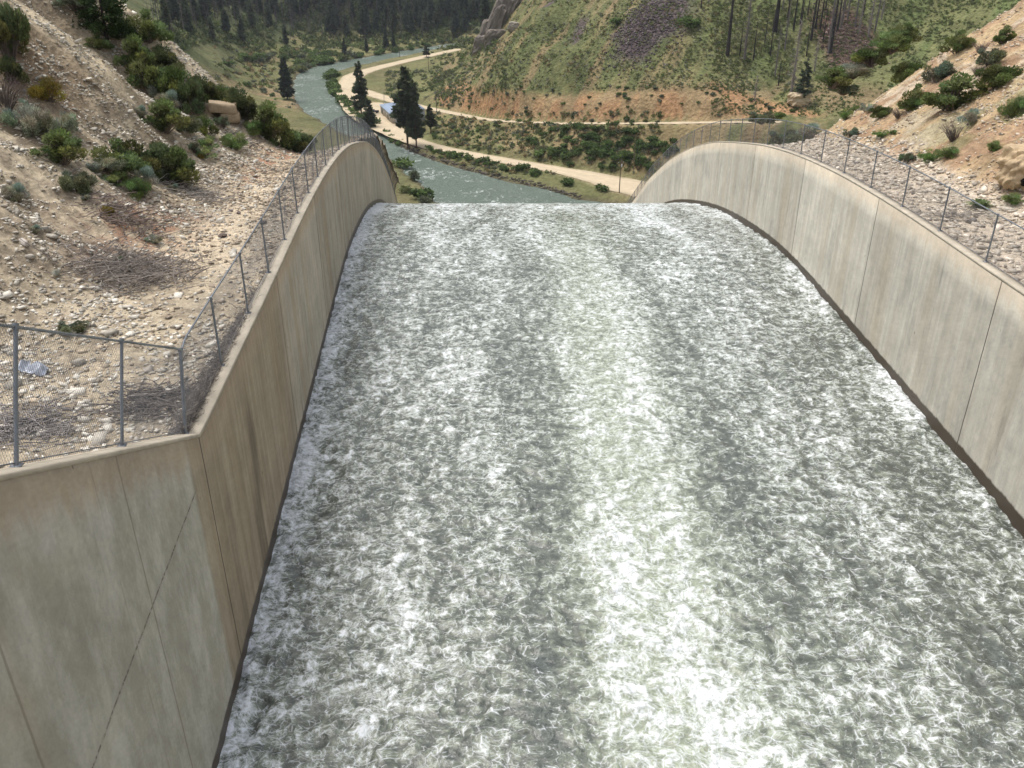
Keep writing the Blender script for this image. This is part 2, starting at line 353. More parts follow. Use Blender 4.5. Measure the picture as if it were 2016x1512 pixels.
def grid(name, H, xs_of, ys, n, colf, mat, kind, s=1):
    d = np.concatenate([np.linspace(0, 14, int(n*.4)), 14+(np.linspace(0, 1, n-int(n*.4)+1)[1:]**1.35)*76])
    D, Y = np.meshgrid(d, ys); X = xs_of(Y, D); Z = H(X, Y)
    V = np.stack([X, Y, Z], -1).reshape(-1, 3); c = D.shape[1]; r = D.shape[0]
    i = (np.arange(r-1)[:, None]*c+np.arange(c-1)[None]).ravel()
    F = np.stack([i, i+1, i+c+1, i+c], -1) if s > 0 else np.stack([i, i+c, i+c+1, i+1], -1)
    return mesh_np(name, V, F, mat, col=colf(X, Y, Z).reshape(-1, 3), smooth=True, kind=kind)
def C(*a): return np.array(a, float)
def mixc(a, b, t): return a*(1-t[..., None]) + b*t[..., None]
def colL(X, Y, Z):
    up = np.maximum(0, Z-bench(Y)); n = fbm(X*.25, Y*.9, 21); n2 = fbm(X*.7, Y*.7, 22); n3 = fbm(X*2.2, Y*2.2, 27)
    c = np.broadcast_to(C(.44, .37, .265), X.shape+(3,)).copy()
    c = mixc(c, C(.19, .15, .10), sstep(.40, .58, n)*.85*sstep(.5, 3, up))
    c = mixc(c, C(.46, .39, .28), sstep(.54, .66, n2)*.8)
    c = mixc(c, C(.17, .135, .10), sstep(.50, .62, n3)*.6)
    c = mixc(c, C(.60, .50, .36), sstep(-15.3, -13.5, X)*sstep(27, 32, Y)*.8)
    ridge = np.exp(-((Y-48.5-.0*X)/2.2)**2)+np.exp(-((Y-64)/3.2)**2)      # pale eroded ribs
    c = mixc(c, C(.56, .47, .33), np.clip(ridge, 0, 1)*sstep(3, 6, up)*.9)
    c = mixc(c, C(.23, .165, .105), np.exp(-((Y-43.5)/2.3)**2)*sstep(3, 6, up)*.9)
    red = np.exp(-((X+15.6)/1.6)**2-((Y-36)/3)**2)+np.exp(-((X+15.2)/1.2)**2-((Y-56)/5)**2)+.8*np.exp(-((X+14.6)/.8)**2-((Y-48)/3)**2)
    c = mixc(c, C(.40, .20, .12), np.clip(red, 0, 1)*sstep(.35, .6, n3)*.8)
    dk = np.exp(-((X+15.5)/2.3)**2-((Y-31.5)/1.8)**2)+np.exp(-((X+15.5)/1.9)**2-((Y-39)/1.6)**2)
    c = mixc(c, C(.17, .12, .095), np.clip(dk, 0, 1)*.75)
    c = mixc(c, C(.27, .24, .20), sstep(2.2, .6, np.abs(XL(Y)-WT-X-.6))*sstep(.35, .6, n2)*.6)
    return c
def colR(X, Y, Z):
    up = np.maximum(0, Z-bench(Y)); n = fbm(X*.3, Y*.8, 31); n2 = fbm(X*.8, Y*.8, 32)
    c = np.broadcast_to(C(.43, .32, .19), X.shape+(3,)).copy()
    c = mixc(c, C(.33, .215, .135), sstep(.43, .62, n)*.85)
    c = mixc(c, C(.54, .46, .35), sstep(.55, .68, n2)*.7)
    low = sstep(1.2, .3, up); c = mixc(c, C(.52, .455, .37), low*.8)
    gr = np.exp(-((X-27)/4)**2-((Y-46)/9)**2); c = mixc(c, C(.20, .20, .09), np.clip(gr*1.2, 0, 1)*sstep(.4, .6, n2)*sstep(.8, 2, up)*.8)
    br = np.exp(-((X-26)/2.6)**2-((Y-41)/5)**2); c = mixc(c, C(.29, .17, .11), np.clip(br, 0, 1)*.8*sstep(.5, 1.5, up))
    return c
ysN = np.concatenate([np.arange(1, 72, .22), np.arange(72, 175, .9)])
gl = grid('hillside', hL, lambda Y, D: XL(Y)-WT+.03-D, ysN, 250, colL, M['terrain'], 'structure', -1)
gr_ = grid('hillside', hR, lambda Y, D: XR(Y)+WT-.03+D, ysN, 230, colR, M['terrain'], 'structure', 1)

# ------------------------------------------------------------------ valley terrain
CPX = [  # pixel x, pixel y, height above the river
 (530,170,2),(500,190,3),(455,175,9),(560,120,2),(640,112,2),(700,99,2.5),(760,94,2.5),(850,86,3),(470,130,7),(560,205,2.5),(520,210,5),
 (430,110,14),(380,60,32),(350,100,26),(420,40,34),(320,30,48),(470,70,20),(540,100,4),
 (880,104,2.5),(830,113,2.5),(740,136,2.5),(690,151,2.5),(680,190,2.5),(700,215,2.3),(735,232,2.2),(775,262,2),(830,284,2),(900,299,2),
 (1000,318,2),(1100,335,2.2),(1200,355,2.3),(1255,372,2.3),(1260,395,2.3),(700,165,3),(770,195,3),(830,211,3.6),(900,225,6),(960,237,8.5),(1060,243,12),
 (1200,244,17),(1300,243,19.5),(1400,242,21.5),(1480,241,23),(870,150,3.5),(800,160,3),(850,185,3),(780,175,2.6),(905,128,6),
 (820,240,2.2),(780,235,2.2),(1150,380,1.5),(1000,352,1.2),(900,325,1.2)]
CW = []
def cw(px, py, Y, dz=0):
    d = ray(px, py); t = Y/d[1]; CW.append((d[0]*t, Y, ZC+d[2]*t+dz))
for a in CPX: CW.append(tuple(at(*a)))
for a in [(1060,175,412),(1060,60,444),(1060,0,462),(1200,178,384),(1200,60,424),(1200,0,441),(1300,190,366),(1300,90,392),(1300,0,414),(1400,185,358),(1400,80,386),(1400,0,405),
          (1500,170,365),(1500,60,396),(1500,0,410),(1600,120,385),(1600,0,413),(1700,80,400),(1700,0,420),(1800,60,410),(1800,0,425),(960,185,438),(960,150,452),(960,110,475),(905,195,475),
          (950,100,560),(1000,100,505),(1000,50,560),(1100,100,450),(1100,0,478),(1010,4,610),(965,45,680),(945,80,700),(1040,0,540),
          (560,60,905),(560,0,935),(700,60,915),(700,0,945),(850,50,925),(850,0,955),(940,30,950),(940,0,965),(620,30,925),(780,30,935),(480,30,850),(500,0,870),(440,0,800),(600,92,870),(700,88,880),(800,82,890),(900,70,900)]: cw(*a)
CW += [(-300,1050,130),(-100,1080,125),(100,1100,125),(300,1050,160),(-500,900,200),(-450,650,170),(-400,450,150),(-250,450,70),(-330,780,110),(-160,450,5),(-130,400,3),(-110,330,2),(-90,280,2),
       (-220,330,50),(-300,250,90),(0,300,0),(-40,280,1),(60,270,2),(140,260,6),(200,300,40),(300,350,110),(300,500,170),(200,480,130),(100,520,110),(60,620,100),(120,700,140),(300,800,220),(50,560,92),(20,660,62),
       (0,250,1),(-60,230,1),(80,210,3),(180,200,20),(300,220,90),(10,760,20),(60,800,60),(-10,820,2),(60,880,4),(150,900,30),(150,600,130),(40,480,75)]
CW = np.array(CW)
def rbf_fit(P, z):
    D = np.linalg.norm(P[:, None]-P[None], axis=-1); n = len(P); A = np.zeros((n+3, n+3)); A[:n, :n] = D-np.eye(n)*6.0
    A[:n, n] = 1; A[:n, n+1:] = P; A[n, :n] = 1; A[n+1:, :n] = P.T
    return np.linalg.solve(A, np.concatenate([z, np.zeros(3)]))
_w = rbf_fit(CW[:, :2], CW[:, 2])
def rbf(x, y):
    q = np.stack([x.ravel(), y.ravel()], -1); out = np.empty(len(q))
    for i in range(0, len(q), 20000):
        s = q[i:i+20000]; D = np.linalg.norm(s[:, None]-CW[None, :, :2], axis=-1); out[i:i+20000] = D@_w[:-3]+_w[-3]+s@_w[-2:]
    return out.reshape(x.shape)
def poly_world(pts, z=0.): return np.array([at(a, b, z)[:2] for a, b in pts])
def resample(P, step, k=2):
    P = np.asarray(P, float)
    for _ in range(k):     # Chaikin smoothing
        Q = [P[0]]
        for a, b in zip(P[:-1], P[1:]): Q += [a*.75+b*.25, a*.25+b*.75]
        Q.append(P[-1]); P = np.array(Q)
    s = np.concatenate([[0], np.cumsum(np.linalg.norm(np.diff(P[:, :2], axis=0), axis=1))])
    t = np.arange(0, s[-1], step); return np.stack([np.interp(t, s, P[:, i]) for i in range(P.shape[1])], -1)
RB = [(1300,412),(1140,393),(1100,379),(1000,356),(930,338),(870,320),(820,303),(785,285),(755,262),(735,248),(712,228),(690,208),(670,190),(656,170),(650,152),(662,142),(700,131),(750,120),(800,110),(850,100),(895,91)]
LB = [(1250,470),(1000,430),(850,400),(838,375),(805,345),(765,310),(720,285),(670,262),(635,243),(602,222),(580,200),(574,178),(578,155),(592,141),(622,131),(680,119),(740,109),(800,99),(850,91),(905,83)]
RBw = poly_world(RB); LBw = poly_world(LB)
riv_poly = np.vstack([RBw, LBw[::-1]])
def inpoly(x, y, P):
    c = np.zeros(x.shape, bool); n = len(P)
    for i in range(n):
        x1, y1 = P[i]; x2, y2 = P[(i+1) % n]
        if y1 == y2: continue
        m = ((y1 > y) != (y2 > y)) & (x < (x2-x1)*(y-y1)/(y2-y1)+x1); c ^= m
    return c
def dist_poly(x, y, P):
    best = np.full(x.shape, 1e9)
    for (x1, y1), (x2, y2) in zip(P[:-1], P[1:]):
        dx, dy = x2-x1, y2-y1; t = np.clip(((x-x1)*dx+(y-y1)*dy)/(dx*dx+dy*dy+1e-9), 0, 1)
        best = np.minimum(best, np.hypot(x-x1-t*dx, y-y1-t*dy))
    return best
VX = np.arange(-420, 330, 1.6); VY = np.arange(170, 1120, 1.8)
GX, GY = np.meshgrid(VX, VY)
# coarse evaluation, then upsample
cx = np.arange(-424, 336, 6.); cy = np.arange(164, 1130, 6.); cX, cY = np.meshgrid(cx, cy); cZ = rbf(cX, cY)
def bil(x, y, xs, ys, Z):
    fx = np.clip((x-xs[0])/(xs[1]-xs[0]), 0, len(xs)-1.001); fy = np.clip((y-ys[0])/(ys[1]-ys[0]), 0, len(ys)-1.001)
    i = fx.astype(int); j = fy.astype(int); a = fx-i; b = fy-j
    return (Z[j, i]*(1-a)+Z[j, i+1]*a)*(1-b)+(Z[j+1, i]*(1-a)+Z[j+1, i+1]*a)*b
GZ = bil(GX, GY, cx, cy, cZ)
# roads: (pixel x, pixel y, height, half width)
ROADS = {
 'riverside': [(905,97,2.4,5),(880,102,2.4,5),(830,113,2.4,5.5),(770,127,2.4,5.5),(730,137,2.4,6),(700,147,2.5,7),(685,160,2.5,7),(683,180,2.5,7),(694,203,2.5,7),(712,223,2.3,8),(740,240,2.1,8.5),(780,263,2,6),(830,284,2,4.6),(900,300,2,4.4),(1000,318,2,4.6),(1100,335,2.2,5),(1170,349,2.3,7),(1225,364,2.3,9.5),(1290,380,2.3,10)],
 'upper': [(688,172,2.6,5),(715,180,2.7,5.5),(765,196,2.9,5),(830,211,3.6,3.4),(900,225,6,2.9),(960,237,8.5,2.7),(1060,243,12,2.5),(1200,244,17,2.5),(1300,243,19.5,2.5),(1400,242,21.5,2.5),(1480,241,23,2.6),(1540,240,24.3,2.6)],
 'yard': [(725,205,2.45,8),(760,215,2.4,9),(735,228,2.35,10)]}
RW = {}
for k, v in ROADS.items():
    P = np.array([list(at(a, b, z))+[w] for a, b, z, w in v]); RW[k] = resample(P, 2.5, 2)
def near_line(P):
    best = np.full(GX.shape, 1e9); zz = np.zeros(GX.shape); ww = np.zeros(GX.shape)
    for p in P[::2]:
        j0 = np.searchsorted(VY, p[1]-22); j1 = np.searchsorted(VY, p[1]+22); i0 = np.searchsorted(VX, p[0]-22); i1 = np.searchsorted(VX, p[0]+22)
        d = np.hypot(GX[j0:j1, i0:i1]-p[0], GY[j0:j1, i0:i1]-p[1]); m = d < best[j0:j1, i0:i1]
        best[j0:j1, i0:i1][m] = d[m]; zz[j0:j1, i0:i1][m] = p[2]; ww[j0:j1, i0:i1][m] = p[3]
    return best, zz, ww
noiseV = (fbm(GX*.03, GY*.03, 41)-.5)*7 + (fbm(GX*.12, GY*.12, 42)-.5)*2.6
flat = sstep(3, 12, GZ)
GZ = GZ + noiseV*flat*1.0 + (fbm(GX*.2, GY*.2, 47)-.5)*.7
# rock outcrop spur
oc = at(965, 60, 30)
road_d = np.full(GX.shape, 1e9)
for k in ('upper', 'riverside', 'yard'):
    b, z, w = near_line(RW[k]); t = sstep(7, 1.2, b-w); GZ = GZ*(1-t)+z*t; road_d = np.minimum(road_d, b-w)
ins = inpoly(GX, GY, riv_poly); dr = np.minimum(dist_poly(GX, GY, RBw), dist_poly(GX, GY, LBw)); sd = np.where(ins, -dr, dr)
sd = sd + (fbm(GX*.08, GY*.08, 44)-.5)*5
GZ = np.where(sd < 6, np.minimum(GZ, .25+np.maximum(sd, -4)*.38), GZ); GZ = np.where(sd > 0, np.maximum(GZ, .35+np.minimum(sd, 3)*.2), GZ)
under = (GX > XL(GY)-14) & (GX < XR(GY)+14) & (GY < 232); GZ = np.where(under, np.minimum(GZ, np.minimum(waterz(GY)-3, .5)), GZ)
def hV(x, y): return bil(np.asarray(x, float), np.asarray(y, float), VX, VY, GZ)
# colours painted in ground coordinates
gyv, gxv = np.gradient(GZ, 1.8, 1.6); slopeV = np.hypot(gxv, gyv)
n1 = fbm(GX*.045, GY*.03, 51); n2 = fbm(GX*.16, GY*.12, 52); n3 = fbm(GX*.5, GY*.5, 53)
green = C(.115, .135, .052); dgreen = C(.070, .088, .036); tan_ = C(.27, .21, .12); orange = C(.37, .215, .115); purple = C(.115, .09, .092)
cV = np.broadcast_to(C(.17, .17, .075), GX.shape+(3,)).copy()
cV = mixc(cV, tan_, sstep(.48, .62, n1*.6+n2*.4)*.75)
cV = mixc(cV, dgreen, sstep(.54, .64, n2*.5+n3*.3+.2*(1-n1))*.8)
ns = fbm((GX*.8-GY*.6)*.16, (GX*.6+GY*.8)*.022, 55); hs_ = sstep(5, 12, GZ)*sstep(760, 700, GY)
cV = mixc(cV, C(.25, .185, .105), sstep(.50, .62, ns)*hs_*.75); cV = mixc(cV, C(.095, .115, .048), sstep(.48, .38, ns)*hs_*.6)
farm = sstep(780, 850, GY)*sstep(8, 14, GZ); cV = mixc(cV, C(.085, .10, .062), farm*.8); cV = mixc(cV, C(.085, .15, .05), farm*sstep(.55, .68, n1)*.7)
lh = sstep(-150, -190, GX)*sstep(6, 14, GZ); cV = mixc(cV, C(.10, .12, .055), lh*.75)
rightw = sstep(62, 85, GX+(n1-.5)*40)*sstep(300, 330, GY)*sstep(700, 500, GY)*sstep(30, 36, GZ); cV = mixc(cV, C(.125, .16, .06), rightw*.65)
cut_up = np.zeros(GX.shape)
b, z, w = near_line(RW['upper'])
ab = (GZ-z > .8) & (GX > -40); hh = GZ-z
ctop = 11.5+(n1-.5)*9
cV = mixc(cV, mixc(np.broadcast_to(orange, cV.shape), C(.30, .215, .12), sstep(.4, .6, n2)), np.where(ab, sstep(ctop+2, ctop-1, hh)*sstep(24, 18, b), 0)*.92)
lowr = (GZ < z+.5) & (b < 60) & (GZ > 3) & (GX > -50); cV = mixc(cV, C(.29, .215, .115), np.where(lowr, sstep(.42, .55, n2), 0)*.6)
def pxblob(px, py, Y, rx, ry, ang=0):
    d = ray(px, py); t = Y/d[1]; x0, y0 = d[0]*t, Y; ca, sa = math.cos(ang), math.sin(ang)
    a = ((GX-x0)*ca+(GY-y0)*sa)/rx; bb = (-(GX-x0)*sa+(GY-y0)*ca)/ry
    return sstep(1.25, .75, np.hypot(a, bb)+(n2-.5)*.9)
for a in [(1290,25,406,17,15,0),(1262,75,408,7.5,12,0),(1240,118,404,4,9,0),(1138,100,440,3.5,9,-.3),(1085,48,476,4,14,-.4),(1050,45,490,4,14,-.4)]:
    cV = mixc(cV, purple, pxblob(*a)*.92)
cV = mixc(cV, C(.15, .09, .075), pxblob(1665, 70, 397, 13, 18, 0)*.85)
cliff = pxblob(975, 45, 655, 22, 60, 0)*sstep(8, 16, GZ); cV = mixc(cV, C(.17, .15, .13), cliff*.9)
flatm = sstep(5.5, 4, GZ); cV = mixc(cV, C(.15, .15, .068), flatm*.6)
lf = flatm*sstep(-110, -130, GX)*sstep(640, 560, GY); cV = mixc(cV, C(.30, .22, .13), lf*sstep(.35, .6, n2)*.8)
mead = flatm*sstep(730, 760, GY); cV = mixc(cV, C(.20, .19, .085), mead*.7)
cV = mixc(cV, C(.10, .08, .06), sstep(1.2, .2, GZ)*.7)
cV = mixc(cV, C(.52, .41, .26), sstep(1.5, -1.5, road_d)*.85)
cV *= (.8+.4*n3)[..., None]
Vv = np.stack([GX, GY, GZ], -1).reshape(-1, 3); cN = GX.shape[1]
ii = (np.arange(GX.shape[0]-1)[:, None]*cN+np.arange(cN-1)[None]).ravel()
mesh_np('valley_ground', Vv, np.stack([ii, ii+1, ii+cN+1, ii+cN], -1), M['valley'], col=cV.reshape(-1, 3), smooth=True, kind='structure')
# base ground out to the horizon
bx = np.array([-6000, -420, 330, 6000.]); 
gb = MB(); gb.add([[-6000, -3000, -3], [6000, -3000, -3], [6000, 9000, -3], [-6000, 9000, -3]], [[0, 1, 2, 3]], (.13, .13, .07)); gb.build('ground', M['valley'], kind='structure')
# distant mountains round the valley
def ridge(name, x0, y0, x1, y1, h, seed):
    n = 90; m = 14; t = np.linspace(0, 1, n); s = np.linspace(0, 1, m); Tt, S = np.meshgrid(t, s)
    nx, ny = -(y1-y0), (x1-x0); L = math.hypot(nx, ny); nx /= L; ny /= L
    X = x0+(x1-x0)*Tt+nx*S*h*2.2; Y = y0+(y1-y0)*Tt+ny*S*h*2.2
    Z = h*np.sin(S*math.pi)*(.7+.6*fbm(X*.006, Y*.006, seed)) - 4
    i = (np.arange(m-1)[:, None]*n+np.arange(n-1)[None]).ravel()
    c = mixc(np.broadcast_to(C(.07, .09, .04), X.shape+(3,)), C(.2, .17, .1), sstep(.5, .65, fbm(X*.02, Y*.02, seed+3)))
    mesh_np(name, np.stack([X, Y, Z], -1).reshape(-1, 3), np.stack([i, i+1, i+n+1, i+n], -1), M['valley'], col=c.reshape(-1, 3), smooth=True, kind='structure')
ridge('mountain', -700, 1090, 700, 1090, 420, 61); ridge('mountain', -415, -200, -415, 1500, 380, 62); ridge('mountain', 325, 1500, 325, -200, 380, 63)

# river sheet
rv = MB(); rv.add([[-420, 170, 0], [330, 170, 0], [330, 1110, 0], [-420, 1110, 0]], [[0, 1, 2, 3]]); rv.build('river', M['river'], kind='structure')
# roads draped on the ground
for k, P in RW.items():
    T = np.gradient(P[:, :2], axis=0); T /= np.linalg.norm(T, axis=1)[:, None]; N = np.stack([-T[:, 1], T[:, 0]], -1)
    cols = np.linspace(-1, 1, 9); W = P[:, 3][:, None]*(1+.12*(fbm(P[:, 0][:, None]*.15, P[:, 1][:, None]*.15+cols[None]*0, 70)-.5)*2)
    X = P[:, 0][:, None]+N[:, 0][:, None]*cols*W; Y = P[:, 1][:, None]+N[:, 1][:, None]*cols*W
    Z = np.maximum(hV(X, Y), P[:, 2][:, None]-.3)+.16+{'riverside': 0, 'upper': .03, 'yard': .06}[k]
    n = len(cols); i = (np.arange(len(P)-1)[:, None]*n+np.arange(n-1)[None]).ravel()
    rut = np.exp(-((np.abs(cols)-.42)/.14)**2)[None]; c = np.broadcast_to(C(.52, .43, .30), X.shape+(3,)) * (1+.10*rut[..., None]) * (.9+.2*fbm(X*.3, Y*.3, 71))[..., None]
    c = mixc(c, C(.40, .33, .22), (sstep(.62, 1., np.abs(cols))[None]*sstep(.35, .6, fbm(X*.5, Y*.5, 72))))
    mesh_np('dirt_road', np.stack([X, Y, Z], -1).reshape(-1, 3), np.stack([i, i+n, i+n+1, i+1], -1), M['dirt_road'], col=c.reshape(-1, 3), smooth=True, kind='structure')

# ------------------------------------------------------------------ placing on the ground through the layout rays
def hit(px, py, which):
    d = ray(px, py); d = d/d[1]
    if which == 'V': ys = np.arange(290, 1080, 1.0); H = hV
    elif which == 'L': ys = np.arange(14, 75, .15); H = hL
    else: ys = np.arange(24, 90, .15); H = hR
    X = d[0]*ys; Z = ZC+d[2]*ys; h = H(X, ys); m = np.nonzero(Z <= h)[0]
    if len(m) == 0: return None
    i = m[0]; return np.array([X[i], ys[i], h[i]])
def hitxyz(px, py, which):
    p = hit(px, py, which)
    if p is None:
        d = ray(px, py); Y = {'V': 430, 'L': 60, 'R': 70}[which]; x = d[0]/d[1]*Y; p = np.array([x, Y, {'V': hV, 'L': hL, 'R': hR}[which](x, Y)])
    return p

# ------------------------------------------------------------------ spillway walls
def wall(side):
    ys = np.concatenate([np.arange(-2, 60, .5), [18.55, 18.56], np.arange(60, 215, 1.)]); ys = np.unique(ys); X = XL(ys) if side < 0 else XR(ys)
    top = walltop(ys); bot = np.minimum(waterz(ys)-2.0, top-1); w = waterz(ys)
    s = np.concatenate([[0], np.cumsum(np.hypot(np.diff(ys), np.diff(X)))]) + ys[0]
    rows = 9; V = []; U = []; Cc = []
    for k in range(rows):
        f = k/(rows-1); z = (top-.10)*(1-f)+bot*f
        V.append(np.stack([X, ys, z], -1)); U.append(np.stack([s-18.5+5.2 if side < 0 else s-30.4+5.2, top-z], -1)); Cc.append(np.stack([z-w]*3, -1))
    n = len(ys); Xo = X+side*WT
    for z in (top-.10, bot): V.append(np.stack([Xo, ys, z], -1)); U.append(np.stack([s, top-z], -1)); Cc.append(np.stack([z-w]*3, -1))
    i = (np.arange(rows-1)[:, None]*n+np.arange(n-1)[None]).ravel(); F = [np.stack([i, i+1, i+n+1, i+n], -1)]
    j = rows*n+np.arange(n-1); F.append(np.stack([j, j+n, j+n+1, j+1], -1))
    k = np.arange(n-1); F.append(np.stack([k, rows*n+k, rows*n+k+1, k+1], -1))
    F = np.concatenate(F)
    if side < 0: F = F[:, ::-1]
    o = mesh_np('spillway_wall', np.concatenate(V), F, M['wall_left' if side < 0 else 'wall_right'], col=np.concatenate(Cc), uv=np.concatenate(U), smooth=False)
    # coping: a cap a few centimetres thick, 3 mm proud of the wall, slightly chipped
    a = X-side*.003; b_ = Xo+side*.003; z0 = top-.10; e = (fbm(ys*2.3, ys*0, 81)-.5)*.02
    Vc = np.concatenate([np.stack(q, -1) for q in ((a, ys, z0), (a, ys, top+e-.02), (a+side*.02, ys, top+e), (b_, ys, top+e), (b_, ys, z0))])
    Fc = []
    for r_ in range(5):
        q = (r_+1) % 5; k = np.arange(n-1); Fc.append(np.stack([r_*n+k, q*n+k, q*n+k+1, r_*n+k+1], -1))
    Fc = np.concatenate(Fc); 
    cc = np.concatenate([np.broadcast_to(C(.47, .42, .335), (n, 3))*(.85+.3*fbm(ys*.8, ys*0+q, 83))[:, None] for q in range(5)])
    mesh_np('coping', Vc, Fc, M['coping'], o, col=cc)
    return o
wl = wall(-1); tag(wl, 'tan brown concrete spillway wall on the left with dark run-down stains and a ramped near end', 'wall')
wr = wall(1); tag(wr, 'pale grey sunlit concrete spillway wall curving down on the right side of the water', 'wall')
# chute floor
ys = np.arange(-3, 215, 2.); n = len(ys)
Vf = np.concatenate([np.stack([XL(ys)+.0, ys, waterz(ys)-1.6], -1), np.stack([XR(ys), ys, waterz(ys)-1.6], -1)]); k = np.arange(n-1)
mesh_np('spillway_floor', Vf, np.stack([k, n+k, n+k+1, k+1], -1), M['coping'], col=np.full((2*n, 3), .3), kind='structure')

# ------------------------------------------------------------------ spillway water
yr = [8.]
while yr[-1] < 112: yr.append(yr[-1]+max(.07, .0034*yr[-1]))
while yr[-1] < 214: yr.append(yr[-1]+.8)
yr = np.array(yr); NX = 430; tt = np.linspace(0, 1, NX)
T_, Yw = np.meshgrid(tt, yr); Xa = XL(Yw); Xb = XR(Yw); Xw = Xa+.0+(Xb-Xa)*T_
wx = Xw+(fbm(Xw*.7, Yw*.7, 90, 3)-.5)*1.6; wy = Yw+(fbm(Xw*.7+40, Yw*.7, 93, 3)-.5)*1.6
rid = lambda a, b, s: 1-np.abs(2*vnoise(a, b, s)-1)
r_a = rid(wx*1.15, wy*.95, 96); r_b = rid(wx*2.5+9, wy*2.1, 97); r_c = rid(wx*5.1, wy*4.3, 98); lo = fbm(Xw*.35, Yw*.25, 99)
edge = np.minimum(Xw-Xa, Xb-Xw)
xc = Xw-4.7-(fbm(Yw*.25, Yw*0, 101)-.5)*.9-(fbm(Xw*.4, Yw*.4, 108)-.5)*1.5; fade = sstep(72, 20, Yw)
strk = .50*(np.exp(-((xc-1.1)/.75)**2)+.8*np.exp(-((xc+1.15)/.8)**2))*fade + .20*np.exp(-(xc/2.8)**2)*fade; grn = .8*np.exp(-(xc/2.2)**2)*sstep(95, 25, Yw)+.25*np.exp(-((Xw-5)/7)**2)
strk += .25*np.exp(-((Xw+3.2+.03*Yw)/1.7)**2) + .3*np.exp(-((Xw-12.2)/2.2)**2)*sstep(20, 40, Yw) - .28*np.exp(-((Xw-.6)/1.3)**2)*sstep(60, 30, Yw) - .3*np.exp(-((Xw-8.6)/1.6)**2)*sstep(70, 30, Yw)- .3*np.exp(-((Xw-13.5)/2.2)**2)*sstep(34, 20, Yw)
eb = sstep(1.5, .25, edge)
amp = .85+.5*eb+.4*np.clip(strk, 0, 1)
hgt = (.13*(r_a-.5)+.07*(r_b-.5)+.03*(r_c-.5))*amp + (lo-.5)*.16 + eb*.08*vnoise(Xw*2.4, Yw*2.4, 104)
dens = .50+strk*.74+eb*np.where(Xw > 5, .35, .75)*(.55+fbm(Xw*1.2, Yw*1.2, 105)) + .30*sstep(45, 99, Yw)
crest = np.clip(.35*r_a**1.5+.4*r_b**2+.35*r_c**2, 0, 1)
Zw = waterz(Yw)+hgt
cw_ = Yw.shape[1]; ii = (np.arange(Yw.shape[0]-1)[:, None]*cw_+np.arange(cw_-1)[None]).ravel()
mesh_np('spillway_water', np.stack([Xw, Yw, Zw], -1).reshape(-1, 3), np.stack([ii, ii+1, ii+cw_+1, ii+cw_], -1), M['chute_water'],
        col=np.stack([dens, crest, grn], -1).reshape(-1, 3), smooth=True, kind='structure')

# ------------------------------------------------------------------ chain link fences
def fence(side, H, y0, y1, label, starty):
    f = (lambda y: (XL(y) if side < 0 else XR(y))+side*(WT-.10))
    ys = np.arange(y0, y1, .1); s = np.concatenate([[0], np.cumsum(np.sqrt(np.diff(ys)**2+np.diff(walltop(ys))**2))])
    S = s[-1]; yo = lambda q: np.interp(q, s, ys)
    root = empty('chain_link_fence', (float(f(y0)), y0, float(walltop(y0))), 0, label, 'fence'); bpy.context.view_layer.update()
    off = np.array([float(f(y0)), y0, float(walltop(y0))])
    def P(q, h):
        y = yo(q); tl = .44*sstep(20.2, 17.6, y) if side < 0 else .44*sstep(20.2, 17.6, y); h = np.asarray(h, float)
        return np.stack([f(y)+0*h, y+h*tl, walltop(y)+h*np.sqrt(1-tl**2)], -1)-off
    s0 = np.interp(starty, ys, s); q = s0-math.floor(s0/4.25)*4.25; k = 0; rnd = random.Random(5)
    while q < S:
        m = MB(); b0 = P(np.array([q]), np.array([0.]))[0]; lean = np.array([rnd.uniform(-.02, .02), rnd.uniform(-.02, .02), 0])
        corner = side < 0 and abs(yo(q)-18.5) < 1.2; rr = .045 if corner else .035
        tp = P(np.array([q]), np.array([H+.02]))[0]+lean; m.tube([b0+(0, 0, -.05), (b0+tp)/2, tp], rr, 8); dd = (tp-b0)/np.linalg.norm(tp-b0)
        m.tube([tp-dd*.07, tp+dd*.03], rr*1.35, 8); m.box(b0+(0, 0, .012), (.17, .17, .022))
        m.build('post', M['steel'], root, smooth=False); q += 4.25; k += 1
    m = MB(); qs = np.arange(0, S, .5); m.tube(P(qs, H+0*qs), .026, 7); m.build('top_rail', M['steel'], root, smooth=True)
    m = MB(); m.tube(P(qs, .06+0*qs)+np.array([side*.02, 0, 0]), .012, 5); m.build('tension_wire', M['wire'], root)
    # woven wires: two families of diagonals, bulging a little
    sp = .078; nn = int(S/sp); qq = np.arange(nn)*sp; rw = .0017; hh_ = np.linspace(.02, H+.03, 5); Vs = []; Fs = []; c = 0
    for sg in (1, -1):
        Q = np.clip(qq[:, None]+sg*(hh_[None]-H/2)*.80, 0, S-.01)
        base = P(Q.ravel(), np.broadcast_to(hh_[None], Q.shape).ravel()).reshape(nn, 5, 3)
        base[..., 0] += side*(.012+sg*.004)+(vnoise(Q*.8, hh_[None]*1.0+0*Q, 120)-.5)*.10
        g = 0 if True else 1
        wv = (.0019-.0008*sstep(20, 70, base[..., 1]+y0))[..., None]
        for (dx, dz, dy) in ((1, 0, 0), (-1, 0, 1), (-1, 0, -1)):
            Vs.append((base+np.array([dx, dy, dz])*wv).reshape(-1, 3))
        n5 = nn*5; i = (np.arange(nn)[:, None]*5+np.arange(4)[None]).ravel()
        for a, b in ((0, 1), (1, 2), (2, 0)): Fs.append(c+np.stack([a*n5+i, b*n5+i, b*n5+i+1, a*n5+i+1], -1))
        c += 3*n5

    mesh_np('wire_mesh', np.concatenate(Vs), np.concatenate(Fs), M['wire'], root)
    return root
fence(-1, 2.1, 5.0, 176, 'grey chain link fence along the top of the tan left spillway wall', 18.4)
